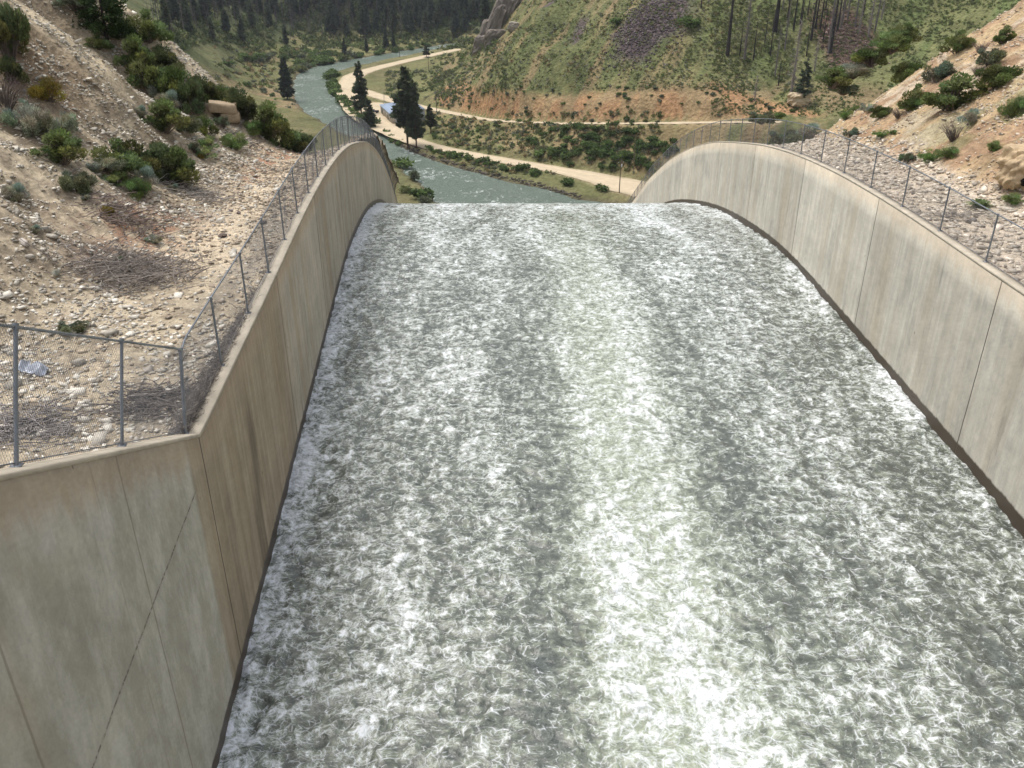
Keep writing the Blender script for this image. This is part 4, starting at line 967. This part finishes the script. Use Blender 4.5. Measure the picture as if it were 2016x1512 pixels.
# dead burnt trees on the right hill
snags = [tree_proto('dead_tree', 530+i, 25., rr, .5, None, dead=True, dens=dn, base=bs, barecol=bc) for i, (rr, dn, bs, bc) in enumerate([(1.5, .9, .3, (.040, .034, .034)), (2.6, 2.0, .12, (.16, .14, .135)), (1.1, .5, .4, (.03, .026, .026)), (3.4, 3.0, .08, (.24, .21, .195))])]
SN = [(1432,110,150,0,1),(1465,119,140,1,.8),(1456,111,60,2,1),(1483,119,70,2,1),(1525,62,110,2,2.2),(1528,70,40,2,1),(1562,60,90,0,1),(1573,80,80,0,1),(1596,82,120,0,1),(1605,58,90,2,1),(1614,60,80,2,1),(1620,84,60,0,1),
      (1631,104,140,1,.8),(1634,106,150,0,1.1),(1655,56,100,1,.9),(1648,62,100,0,1),(1699,32,70,0,1),(1709,75,110,3,.8),(1722,62,100,1,.8),(1735,40,80,3,.7),(1525,155,90,1,.8),(1532,169,50,2,1),(1558,182,122,3,1.),(1603,142,58,3,1.),
      (1485,202,46,3,1.1),(1380,18,60,0,1),(1395,12,50,1,1),(1545,100,80,1,1),(1516,112,60,0,1),(1668,40,90,1,.8),(1683,55,100,1,.9),(1587,112,60,0,1),(1575,48,70,2,1),(1640,30,80,0,1),(1660,20,60,0,1),(1690,70,90,3,.6),(1505,90,60,0,.8),(1550,40,80,0,1),(1590,30,60,0,1),(1625,20,60,0,1),(1540,20,50,1,1)]
SL = {0: ('dark burnt tree trunk with short branch stubs among the dead trees on the right hill', 'slim burnt trees on the right hill'), 1: ('grey dead conifer with many bare branches on the right hill', 'grey dead conifers on the right hill'),
      2: ('black bare burnt pole of a tree on the right hill', 'black burnt poles on the right hill'), 3: ('wide twiggy pinkish grey dead conifer on the right hill', 'twiggy dead conifers on the right hill')}
for (px, py, h, k, w) in SN:
    if (px, py) == (1432, 110): put_tree(snags[k], px, py, h, 'V', 'tall dark dead tree standing apart at the left of the burnt stand', 'dead tree', wide=w*1.2); continue
    if (px, py) == (1525, 62): put_tree(snags[k], px, py, h, 'V', 'thickest black burnt trunk at the top of the right hill', 'dead tree', wide=w); continue
    put_tree(snags[k], px, py, h, 'V', SL[k][0], 'dead tree', SL[k][1], wide=w)
half = tree_proto('half_dead_pine', 541, 18., 3.2, .25, (.075, .10, .065), leaf=.7, dens=1.2, base=.1, tri=2.2, open_=.45, barecol=(.05, .045, .04))
put_tree(half, 1578, 206, 76, 'V', 'half dead pine with sparse blue green needles beside the pale outcrop', wide=1.1)

# far forest
fars = [tree_proto('forest_tree', 550+i, 22., 3.2, .25, col, leaf=1.5, dens=.8, base=.12, tri=1.6, barecol=(.05, .045, .042)) for i, col in enumerate([(.085, .110, .068), (.11, .135, .08), (.070, .092, .062)])]
fdead = [tree_proto('burnt_tree', 560+i, 22., 2.6, .28, None, dead=True, dens=.8, base=.15, barecol=bc) for i, bc in enumerate([(.17, .148, .142), (.10, .09, .09)])]
rr = random.Random(3); count = 0
cand = []
while len(cand) < 360:
    x = rr.uniform(300, 960); y = rr.uniform(-6, 92)
    if x < 560 and y > 60 and rr.random() < .7: continue
    if y > 90-(x-500)*.045+(8 if x < 600 else 0): continue
    p = hit(x, y, 'V')
    if p is None or (p[2] < 5 and y > 80): continue
    cand.append((p[1], x, y, p))
cand.sort(key=lambda q: q[0])
far_rest = []
for i, (Yd, x, y, p) in enumerate(cand):
    right = x > 700; dead = rr.random() < (.12 if x > 880 else (.62 if x < 700 else .42)); hgt = rr.uniform(15, 26); s = hgt/22
    if i < 290:
        pr = rr.choice(fdead if dead else fars)
        c = place_proto(pr, p, (s*rr.uniform(.8, 1.15),)*2+(s,), rr.uniform(0, 6), 'bare burnt tree in the far forest beyond the river' if dead else 'dark green conifer in the far forest beyond the river', 'tree', 'burnt trees in the far forest' if dead else 'conifers in the far forest')
        if '_h' in c: del c['_h']
    else: far_rest.append((p, s, dead))
# the rest of the wood as one mass
mbV = []; mbF = []; mbC = []; nV = 0
for (p, s, dead) in far_rest:
    src = rr.choice(fdead if dead else fars); a = rr.uniform(0, 6.28); Rm = np.array([[math.cos(a), -math.sin(a), 0], [math.sin(a), math.cos(a), 0], [0, 0, 1]])
    for ch in src.children:
        me = ch.data; v = np.empty(len(me.vertices)*3, np.float32); me.vertices.foreach_get('co', v); v = v.reshape(-1, 3)@Rm.T*s+p
        cc = np.empty(len(me.vertices)*4, np.float32); me.color_attributes['Col'].data.foreach_get('color', cc); me.calc_loop_triangles()
        t = np.empty(len(me.loop_triangles)*3, np.int32); me.loop_triangles.foreach_get('vertices', t); mbV.append(v); mbF.append(t.reshape(-1, 3)+nV); mbC.append(cc.reshape(-1, 4)[:, :3]); nV += len(v)
if far_rest: tag(mesh_np('forest', np.concatenate(mbV), np.concatenate(mbF), M['leaf'], col=np.concatenate(mbC)), 'dark forest covering the upper part of the far hillside', 'forest', kind='stuff')

# valley shrubs -------------------------------------------------------
def low_proto(kind, seed, n=260):
    r = np.random.default_rng(seed); pal = {'dk': (.085, .130, .042), 'md': (.125, .18, .06), 'ol': (.15, .17, .07), 'gy': (.13, .15, .095), 'tan': (.22, .18, .09)}[kind]
    Ps = []; Cs = []
    for i in range(6):
        a = r.uniform(0, 6.28); q = r.normal(size=(n//6, 3)); q /= np.linalg.norm(q, axis=1)[:, None]; rad = r.uniform(.2, .3)
        Ps.append(np.array([math.cos(a)*.27, math.sin(a)*.27, r.uniform(.25, .5)])+q*rad*r.uniform(.6, 1.1, (len(q), 1))); Cs.append(np.broadcast_to(np.array(pal)*r.uniform(.65, 1.4), (len(q), 3)))
    P = np.concatenate(Ps); P[:, 2] = np.maximum(P[:, 2], 0); V, F, c = leaves(P, .15, 1., .3, .3, r, .5); c = np.repeat(np.concatenate(Cs)*r.uniform(.7, 1.3, (len(P), 1)), 3, 0)
    o = mesh_np('valley_shrub', V, F, M['leaf'], col=c); return o
LP = {k: [low_proto(k, 600+10*i+j) for j in range(3)] for i, k in enumerate(['dk', 'md', 'ol', 'gy', 'tan'])}
def lowshrub(px, py, w, kd, label, group, name='valley_shrub', Y=None, tall=.75):
    p = hit(px, py, 'V')
    if p is None: return
    p[2] = max(p[2], .1)
    m = (p[1]*cp+(ZC-p[2])*sp_)/1680; W = w*m
    o = rr.choice(LP[kd]).copy(); COL.objects.link(o); o.name = name; o.location = p-np.array([0, 0, W*.05]); o.scale = (W, W*rr.uniform(.8, 1.2), W*tall*rr.uniform(.8, 1.25)); o.rotation_euler = (0, 0, rr.uniform(0, 6))
    tag(o, label, 'shrub', group)
def along(pts, n, jx, jy, w0, w1, kinds, label, group, name):
    P = resample(np.array(pts, float), 1., 1)
    for i in range(n):
        q = P[int(rr.random()*len(P))]; lowshrub(q[0]+rr.uniform(-jx, jx), q[1]+rr.uniform(-jy, jy), rr.uniform(w0, w1), rr.choice(kinds), label, group, name)
W_ = 'willow_shrub'
along([(655,150),(654,172),(664,195),(684,218),(706,236),(728,248)], 64, 7, 5, 14, 27, ['dk', 'md', 'md'], 'green willow bush on the bank inside the river bend', 'willows inside the river bend', W_)
along([(752,262),(775,278),(790,290)], 7, 5, 4, 10, 20, ['dk', 'md'], 'green bush on the river bank below the building yard', 'bushes below the building yard', W_)
along([(840,296),(900,312),(1000,333),(1060,345)], 38, 6, 5, 10, 20, ['dk', 'md', 'dk'], 'dark green bush between the lower road and the river', 'bushes between the lower road and the river', W_)
along([(430,128),(500,118),(560,112),(640,106),(700,112),(650,122),(590,133),(570,145)], 66, 12, 6, 12, 26, ['dk', 'md', 'md', 'ol', 'gy'], 'green willow bush on the left bank of the river', 'willows on the left river bank', W_)
along([(700,112),(780,102),(850,90)], 14, 6, 3, 8, 16, ['dk', 'md'], 'low willow bush along the far edge of the river', 'willows along the far river edge', W_)
along([(450,200),(500,160),(545,190)], 10, 14, 10, 8, 18, ['dk', 'gy'], 'low bush on the sandy left flat', 'bushes on the sandy left flat', W_)
for (px, py, w, kd, lab) in [(790,332,42,'md','rounded bright green bush on the near bank beside the left fence'),(812,355,30,'gy','grey bush on the near bank below the rounded green one'),(832,392,46,'dk','dark leafy bush on the near bank at the spillway edge'),
        (840,402,30,'gy','grey twiggy bush at the spillway edge'),(800,380,26,'ol','olive bush on the near bank'),(1118,366,30,'dk','dark round bush on the bank below the lower road'),(1186,376,26,'dk','dark round bush alone by the utility pole'),
        (1365,58,26,'md','round green bush left of the burnt trees'),(1215,50,30,'md','round bright bush left of the dark talus'),(1350,52,36,'md','wide green bush right of the dark talus'),(735,250,30,'md','green bush on the bank at the foot of the short pine')]:
    lowshrub(px, py, w, kd, lab, None, W_)
n_ = 0
for i in range(110):   # dense scrub between the roads
    x = rr.gauss(1180, 75); y = 292+rr.gauss(0, 22)+(x-1180)*.03
    if not (1040 < x < 1330 and 256 < y < 345): continue
    lowshrub(x, y, rr.uniform(14, 26), rr.choice(['dk', 'dk', 'md']), 'dark green bush in the dense scrub between the two roads', 'scrub between the two roads')
for i in range(60):
    x = rr.uniform(850, 1300); lowshrub(x, rr.uniform(238, 262)+(x < 950)*10, rr.uniform(5, 14), rr.choice(['dk', 'md', 'gy', 'ol']), 'small bush on the brown bank below the upper road', 'bushes below the upper road')
for i in range(52):
    x = rr.uniform(900, 1560); lowshrub(x, rr.uniform(175, 235), rr.uniform(5, 12), rr.choice(['dk', 'gy', 'gy', 'md']), 'small grey green bush on the orange cut slope above the upper road', 'bushes on the orange cut slope')
# uncountable undergrowth over hill and flats
def undergrowth(name, regions, label):
    Vs = []; Fs = []; Cs = []; nV = 0
    for (x0, x1, y0, y1, n, w0, w1, kinds) in regions:
        for i in range(n):
            x = rr.uniform(x0, x1); y = rr.uniform(y0, y1); g = float(fbm(np.array(x*.018), np.array(y*.03), 77))
            if g < .43 and rr.random() < .8: continue
            p = hit(x, y, 'V')
            if p is None or p[2] < .8: continue
            j, k_ = int((p[1]-VY[0])/1.8), int((p[0]-VX[0])/1.6)
            if road_d[j, k_] < 1.5: continue
            m = p[1]*1.05/1680; W = rr.uniform(w0, w1)*m; kd = rr.choice(kinds)
            pal = {'dk': (.09, .12, .046), 'md': (.14, .18, .065), 'ol': (.19, .20, .09), 'gy': (.16, .175, .12), 'wh': (.36, .36, .26), 'tan': (.25, .19, .10)}[kd]; q = 22
            P = RNG.normal(0, .3, (q, 3)); P[:, 2] = np.abs(P[:, 2])*.8; V, F, c = leaves(P, .42, 1., .3, .3, RNG, .5); V = V*W+p; c = np.repeat(np.array(pal)*RNG.uniform(.6, 1.4, (q, 1)), 3, 0)
            Vs.append(V); Fs.append(F+nV); Cs.append(c); nV += len(V)
    tag(mesh_np(name, np.concatenate(Vs), np.concatenate(Fs), M['leaf'], col=np.concatenate(Cs)), label, 'undergrowth', kind='stuff')
undergrowth('undergrowth', [(900,1560,0,180,5600,1.5,4.5,['md', 'md', 'ol', 'gy', 'ol', 'tan', 'wh']),(1400,2010,0,230,5400,2,5,['dk', 'md', 'ol', 'md', 'md', 'ol']),(850,1000,100,215,500,3,7,['md', 'ol', 'gy', 'dk']),
    (760,900,140,200,300,3,8,['md', 'ol', 'gy', 'dk']),(850,1300,225,345,1500,3,9,['dk', 'md', 'ol', 'gy', 'tan'])], 'low green herbs and weeds covering the hill across the river')
undergrowth('undergrowth', [(300,980,0,100,2600,4,10,['dk', 'dk', 'md', 'dk', 'ol']),(420,620,95,215,600,3,8,['md', 'ol', 'gy', 'tan'])], 'dark understory below the far forest and on the left flats')

# ------------------------------------------------------------------ near details
# dead brush pile
def brush(px, py, w, n, col, label, seed, flatness=.35, bank='L', name='dead_brush_pile', ln=1.):
    p = hitxyz(px, py, bank); r = np.random.default_rng(seed); mb = MB(); m = p[1]*1.1/1680; W = w*m
    for i in range(n):
        a = r.uniform(0, 6.28); s = np.array([np.clip(r.normal(0, .26), -.5, .5)*W, np.clip(r.normal(0, .13), -.25, .25)*W*1.7, 0]); gz = float(({'L': hL, 'R': hR}[bank])(p[0]+s[0], p[1]+s[1]))-p[2]; s[2] = gz+abs(r.normal(0, .12))
        L = r.uniform(.5, 1.5)*ln; d = np.array([math.cos(a), math.sin(a)*.6, r.uniform(.05, flatness)]); pts = [s]; 
        for k in range(4): d = d+r.normal(0, .2, 3)*np.array([1, 1, .5]); pts.append(pts[-1]+d*L/4)
        pts = np.array(pts); th = r.uniform(.010, .028); mb.tube(pts, np.linspace(th, th*.3, 5), 4, np.array(col)*r.uniform(.6, 1.5), cap=False)
    o = mb.build(name, M['bark'], loc=p); tag(o, label, 'brush'); return o
brush(262, 545, 230, 620, (.25, .22, .195), 'wide pile of bare grey dead branches on the left bench', 5, .45)
brush(235, 430, 130, 260, (.20, .16, .14), 'low patch of dark dead twigs behind the big branch pile', 6, .2)
brush(385, 385, 110, 200, (.30, .27, .24), 'thin grey dead twigs at the foot of the big green clump', 7, .2)
brush(470, 280, 60, 70, (.12, .11, .11), 'small dark dead branches at the upper end of the bench', 8, .4)
brush(300, 800, 170, 420, (.16, .14, .125), 'dark dead twigs heaped behind the near fence corner', 9, .25, name='twig_heap', ln=.5)
brush(60, 850, 200, 420, (.27, .245, .23), 'grey matted twigs behind the near fence posts', 10, .12, name='twig_heap', ln=.5)
brush(1885, 430, 60, 60, (.30, .27, .24), 'pale broken branches on the riprap under the right fence', 12, .15, bank='R')
# tumbleweed debris lodged along the inside of the fence
def debris():
    r = np.random.default_rng(44); mb = MB()
    for i in range(3200):
        y = 18.3+abs(r.normal(0, 1))*6.0; 
        if y > 36: continue
        x = float(XL(y))-WT-abs(r.normal(0, .20))-.02+.12; zt = float(walltop(y)); hgt = .55*math.exp(-(y-18.3)/7.)
        s = np.array([x, y, zt-.2+abs(r.normal(0, 1))*hgt*.6]); a = r.uniform(0, 6.28); d = np.array([math.cos(a)*.5, math.sin(a), r.uniform(-.4, .6)]); L = r.uniform(.15, .5)
        mb.tube([s, s+d*L*.5+r.normal(0, .04, 3), s+d*L], [.011, .008, .004], 3, np.array([.22, .195, .17])*r.uniform(.5, 1.6), cap=False)
    o = mb.build('tumbleweed_debris', M['bark']); tag(o, 'grey tumbleweed debris caught against the fence corner on the left wall', 'debris')
debris()
# weathered log, torn sheet
p = hitxyz(292, 792, 'L'); mb = MB(); mb.tube([(-.55, 0, .08), (-.1, .05, .12), (.5, .12, .1)], [.07, .08, .05], 8, (.30, .27, .24)); mb.tube([(.2, .08, .12), (.45, -.1, .2)], [.03, .015], 6, (.28, .25, .22))
tag(mb.build('weathered_log', M['bark'], loc=p), 'short grey weathered log behind the near fence', 'log')
def sheet():
    p = hitxyz(68, 735, 'L'); n = 16; u, v = np.meshgrid(np.linspace(-.5, .5, n), np.linspace(-.5, .5, n)); x = u*.9; y = v*.4+.12*np.sin(u*7)
    z = .12+.10*np.sin(u*9+v*4)+.08*vnoise(u*6, v*6, 3); V = np.stack([x, y, z], -1).reshape(-1, 3); i = (np.arange(n-1)[:, None]*n+np.arange(n-1)[None]).ravel(); F = np.stack([i, i+1, i+n+1, i+n], -1)
    V2 = np.vstack([V, V-np.array([0, 0, .012])]); F2 = np.vstack([F, F[:, ::-1]+n*n])
    o = mesh_np('torn_sheet', V2, F2, M['steel_sheet'], loc=p, smooth=True); o.rotation_euler = (.15, .1, -.5); tag(o, 'crumpled torn grey white sheet lying behind the near fence', 'sheet')
M['steel_sheet'] = simple('old_sheet', (.36, .39, .45), .5, .2, .3, 5)
sheet()
# concrete block on the left slope
def block():
    p = hitxyz(452, 246, 'L'); root = empty('concrete_block', p, .25, 'old tan concrete block in two crumbling courses sticking out of the left slope', 'block')
    for nm, c, s_, sd in (('upper_course', (-.3, .5, 1.0), (1.8, 1.5, .66), 1), ('lower_course', (.12, .55, .36), (1.2, 1.4, .66), 2)):
        n = 9; g = np.linspace(-.5, .5, n); V = []; F = []
        for ax in range(3):
            for sg in (-.5, .5):
                a, b = np.meshgrid(g, g); q = np.zeros((n*n, 3)); q[:, ax] = sg; q[:, (ax+1) % 3] = a.ravel(); q[:, (ax+2) % 3] = b.ravel()
                i = (np.arange(n-1)[:, None]*n+np.arange(n-1)[None]).ravel()+len(V)*n*n; f = np.stack([i, i+1, i+n+1, i+n], -1); V.append(q); F.append(f if sg > 0 else f[:, ::-1])
        v = np.concatenate(V); l = np.abs(v)*2; rnd = (l[:, 0]**8+l[:, 1]**8+l[:, 2]**8)**(1/8.); v = v/rnd[:, None]**.9
        v = v*np.array(s_); k = fbm(v[:, 0]*2+sd, v[:, 2]*2.5+v[:, 1]*1.7, 7+sd)-.5; v = v*(1+.22*k[:, None]); v[:, 2] += -.13*(v[:, 0]) if sd == 1 else 0
        col = C(.36, .28, .19)*(.75+.5*fbm(v[:, 0]*3, v[:, 2]*6, 9))[:, None]
        mesh_np(nm, v+np.array(c), np.concatenate(F), M['stone'], root, col=col, smooth=True)
block()
# broad leaved plant
def mullein():
    p = hitxyz(1927, 408, 'R'); r = np.random.default_rng(8); V = []; F = []; Cc = []; nv = 0
    for i in range(34):
        a = i*2.4; el = .35+.9*(i/34); L = .85-.35*(i/34); w = .11; d = np.array([math.cos(a)*math.cos(el), math.sin(a)*math.cos(el), math.sin(el)]); sd = np.array([-math.sin(a), math.cos(a), 0])
        pts = []
        for k, t in enumerate(np.linspace(0, 1, 6)):
            c = d*L*t-np.array([0, 0, .25*L*t*t]); ww = w*math.sin(math.pi*min(.97, t*.85+.12)); pts += [c-sd*ww, c+(0, 0, -.02), c+sd*ww]
        V += pts
        for k in range(5):
            for q in (0, 1): F.append([nv+3*k+q, nv+3*k+q+1, nv+3*k+q+4, nv+3*k+q+3])
        Cc += [np.array([.16, .21, .09])*r.uniform(.8, 1.25)]*18; nv += 18
    tag(mesh_np('leafy_plant', np.array(V), np.array(F), M['leaf'], col=np.array(Cc), loc=p, smooth=True), 'broad leaved green rosette plant beyond the right fence', 'plant')
mullein()

# ------------------------------------------------------------------ building, vehicle, poles
M['roof'] = simple('roof_metal', (.40, .49, .62), .45, .1, .06, .5)
M['siding'] = simple('siding', (.42, .38, .32), .8, 0, .1, 1)
M['siding_grey'] = simple('siding_grey', (.40, .43, .47), .8, 0, .1, 1)
M['dark'] = simple('dark_opening', (.035, .037, .042), .4)
M['car'] = simple('dark_paint', (.045, .035, .05), .25, .3, .05)
M['rubber'] = simple('rubber', (.02, .02, .02), .9)
M['glass'] = simple('window_glass', (.03, .04, .05), .1)
M['pole'] = simple('pole_wood', (.13, .10, .075), .9)
M['white'] = simple('white_metal', (.7, .7, .7), .5)
def building():
    B = at(772, 243, 2.3); A = at(748, 221, 2.3); Cc = at(838, 243, 2.3); ax = A-B; L = float(np.linalg.norm(ax[:2])); ang = math.atan2(ax[1], ax[0])-math.pi/2
    root = empty('metal_building', B, ang, 'low building with a pale blue metal roof in two levels behind the tall pines', 'building')
    Wd = 17.5; h0 = 4.2; h1 = 5.2; L *= .92
    def part(nm, mt, boxes, par=root):
        m = MB(); [m.box(*b) for b in boxes]; return m.build(nm, M[mt], par)
    W1 = 8.0
    part('wall', 'siding', [((W1/2, L/2, h0/2), (W1, L, h0))]); part('wall', 'siding_grey', [((W1+(Wd-W1)/2, L/2, h1/2+.1), (Wd-W1, L-1.5, h1+.6))])
    m = MB()                                               # lower roof slopes gently to the left
    m.add([[-.5,-.6,h0+.05],[W1-.003,-.6,h0+1.],[W1-.003,L+.6,h0+1.],[-.5,L+.6,h0+.05],[-.5,-.6,h0+.2],[W1-.003,-.6,h0+1.15],[W1-.003,L+.6,h0+1.15],[-.5,L+.6,h0+.2]], [[0,3,2,1],[4,5,6,7],[0,1,5,4],[1,2,6,5],[2,3,7,6],[3,0,4,7]])
    lr = m.build('roof', M['roof'], root)
    m = MB()
    for y in np.arange(.4, L, 1.2): 
        m.add([[-.5,y,h0+.2],[W1-.1,y,h0+1.15],[W1-.1,y+.06,h0+1.15],[-.5,y+.06,h0+.2],[-.5,y,h0+.26],[W1-.1,y,h0+1.21],[W1-.1,y+.06,h0+1.21],[-.5,y+.06,h0+.26]], [[0,3,2,1],[4,5,6,7],[0,1,5,4],[1,2,6,5],[2,3,7,6],[3,0,4,7]])
    m.build('seam', M['roof'], lr)
    mx = (W1+Wd)/2; m = MB()
    for x0, x1 in ((W1-.3, mx), (Wd+.4, mx)):
        m.add([[x0,0,h1+.75],[x1,0,h1+2.1],[x1,L,h1+2.1],[x0,L,h1+.75],[x0,0,h1+.9],[x1,0,h1+2.25],[x1,L,h1+2.25],[x0,L,h1+.9]], [[0,3,2,1],[4,5,6,7],[0,1,5,4],[1,2,6,5],[2,3,7,6],[3,0,4,7]])
    m.build('roof', M['roof'], root)
    m = MB()
    for y0 in (.75, L-.75): m.add([[W1, y0, h1+.7], [Wd, y0, h1+.7], [mx, y0, h1+2.05]], [[0, 1, 2]])
    m.build('gable', M['siding_grey'], root)
    for y in (4, 11, 19, 27): part('door' if y in (11, 27) else 'window', 'dark', [((-.03, y, 1.4 if y in (11, 27) else 2.2), (.08, 2.2 if y in (11, 27) else 1.2, 2.6 if y in (11, 27) else 1.0))])
    part('garage_door', 'siding_grey', [((3.6, -.03, 1.6), (3.4, .08, 3.1))]); part('window', 'dark', [((13, .70, 2.6), (1.6, .08, 1.1))]); part('vent_pipe', 'white', [((2, L-3, h0+1.0), (.3, .3, 1.2))])
building()
def truck():
    p = at(737, 222, 2.5); root = empty('pickup_truck', p, 1.45, 'small dark pickup truck parked at the left end of the blue roofed building', 'truck')
    m = MB(); m.box((0, 0, .75), (1.9, 5.2, .6)); o = m.build('body', M['car'], root); b = o.modifiers.new('b', 'BEVEL'); b.width = .12; b.segments = 2
    m = MB(); V = [[-.85,-.4,1.05],[.85,-.4,1.05],[.85,1.6,1.05],[-.85,1.6,1.05],[-.7,0,1.75],[.7,0,1.75],[.7,1.3,1.75],[-.7,1.3,1.75]]; m.add(V, [[4,5,6,7],[0,1,5,4],[1,2,6,5],[2,3,7,6],[3,0,4,7]]); m.build('cab', M['glass'], root)
    m = MB(); m.box((0, -1.5, 1.15), (1.8, 2.0, .25)); m.build('cargo_bed', M['car'], root)
    for x in (-.9, .9):
        for y in (-1.6, 1.65): m = MB(); m.tube([(x-.12, y, .38), (x+.12, y, .38)], .38, 12); m.build('wheel', M['rubber'], root)
truck()
def pole(px, py, hpx, label, kind=0):
    p = hitxyz(px, py, 'V'); depth = p[1]*cp+(ZC-p[2])*sp_; h = hpx*depth/1680/.93; root = empty('utility_pole', p, .4, label, 'pole')
    m = MB(); m.tube([(0, 0, -.5), (0, 0, h)], [.2, .13], 8); m.build('post', M['pole'], root)
    if kind >= 1: m = MB(); m.box((0, 0, h-.7), (2.3, .14, .16)); a = m.build('crossarm', M['pole'], root); m = MB(); [m.tube([(x, 0, h-.62), (x, 0, h-.38)], .07, 6) for x in (-1, 0.02, 1)]; m.build('insulators', M['white'], a)
    if kind == 2: m = MB(); m.tube([(.35, 0, h-2.2), (.35, 0, h-1.2)], .28, 10); m.build('transformer', M['white'], root)
    return root, h
pole(1219, 381, 58, 'utility pole with a white transformer beside the lower road near the right wall', 2)
pole(1247, 340, 52, 'plain thin utility pole on the dark scrub bank behind the transformer pole', 0)
pole(787, 113, 52, 'thin dark utility pole beside the far river', 1)
pole(844, 140, 34, 'thin pole on the grass right of the far road', 0)
pole(860, 222, 36, 'thin utility pole right of the building beside the upper road', 1)
pole(965, 290, 26, 'thin pole on the brown bank between the two roads', 0)
def mast():
    p = hitxyz(757, 205, 'V'); root = empty('radio_mast', p, 0, 'thin lattice radio mast behind the blue roofed building', 'mast'); m = MB(); h = 7.
    for a in (0, 2.1, 4.2): m.tube([(math.cos(a)*.5, math.sin(a)*.5, 0), (math.cos(a)*.1, math.sin(a)*.1, h)], .05, 4)
    m.tube([(0, 0, h-.2), (0, 0, h+2.2)], .04, 4); m.build('lattice', M['steel'], root)
mast()
# delete prototypes
def rm(o):
    for c in list(o.children): rm(c)
    bpy.data.objects.remove(o)
for L_ in PROTO.values(): [rm(o) for o in L_]
for L_ in LP.values(): [rm(o) for o in L_]
for o in [juniper, conif, fir, half]+pond+snags+fars+fdead: rm(o)

# ------------------------------------------------------------------ light, sky, camera
SUN_EL, SUN_AZ = R(68), R(-60)       # azimuth from +Y, negative = towards the left
w = bpy.data.worlds.new('World'); sc.world = w; w.use_nodes = True; nt = w.node_tree
sky = nt.nodes.new('ShaderNodeTexSky'); sky.sky_type = 'NISHITA'; sky.sun_disc = False; sky.sun_elevation = SUN_EL; sky.sun_rotation = SUN_AZ; sky.air_density = 1.; sky.dust_density = 8.; sky.altitude = 1200
bg = nt.nodes['Background']; bg.inputs[1].default_value = .15; hs = nt.nodes.new('ShaderNodeHueSaturation'); hs.inputs['Saturation'].default_value = .38; nt.links.new(sky.outputs[0], hs.inputs['Color']); nt.links.new(hs.outputs[0], bg.inputs[0])
sl = bpy.data.lights.new('sun', 'SUN'); sl.energy = 1.5; sl.angle = R(28); sl.color = (1, .95, .88); so = bpy.data.objects.new('sun', sl); COL.objects.link(so)
dv = np.array([math.sin(SUN_AZ)*math.cos(SUN_EL), math.cos(SUN_AZ)*math.cos(SUN_EL), math.sin(SUN_EL)])
from mathutils import Vector
so.rotation_euler = Vector(-dv).to_track_quat('-Z', 'Y').to_euler()
hz = MB(); hz.box((0, 550, 98), (1900, 1500, 210)); hm = bpy.data.materials.new('haze'); hm.use_nodes = True; hn = hm.node_tree; hn.nodes.clear(); ho = hn.nodes.new('ShaderNodeOutputMaterial'); hv = hn.nodes.new('ShaderNodeVolumePrincipled'); hv.inputs['Density'].default_value = .00007; hv.inputs['Color'].default_value = (.86, .92, 1, 1); hn.links.new(hv.outputs[0], ho.inputs['Volume'])
hz.build('haze', hm, kind='stuff')
cam = bpy.data.cameras.new('camera'); cam.sensor_width = 36; cam.lens = 30.0; cam.clip_end = 12000; cam.clip_start = .1
co = bpy.data.objects.new('camera', cam); COL.objects.link(co); co.location = (0, 0, ZC); co.rotation_euler = (R(90)-PITCH, 0, 0); sc.camera = co
sc.view_settings.view_transform = 'Standard'; sc.view_settings.look = 'None'; sc.view_settings.exposure = .62; sc.view_settings.gamma = 1
print('objects', len(sc.objects))
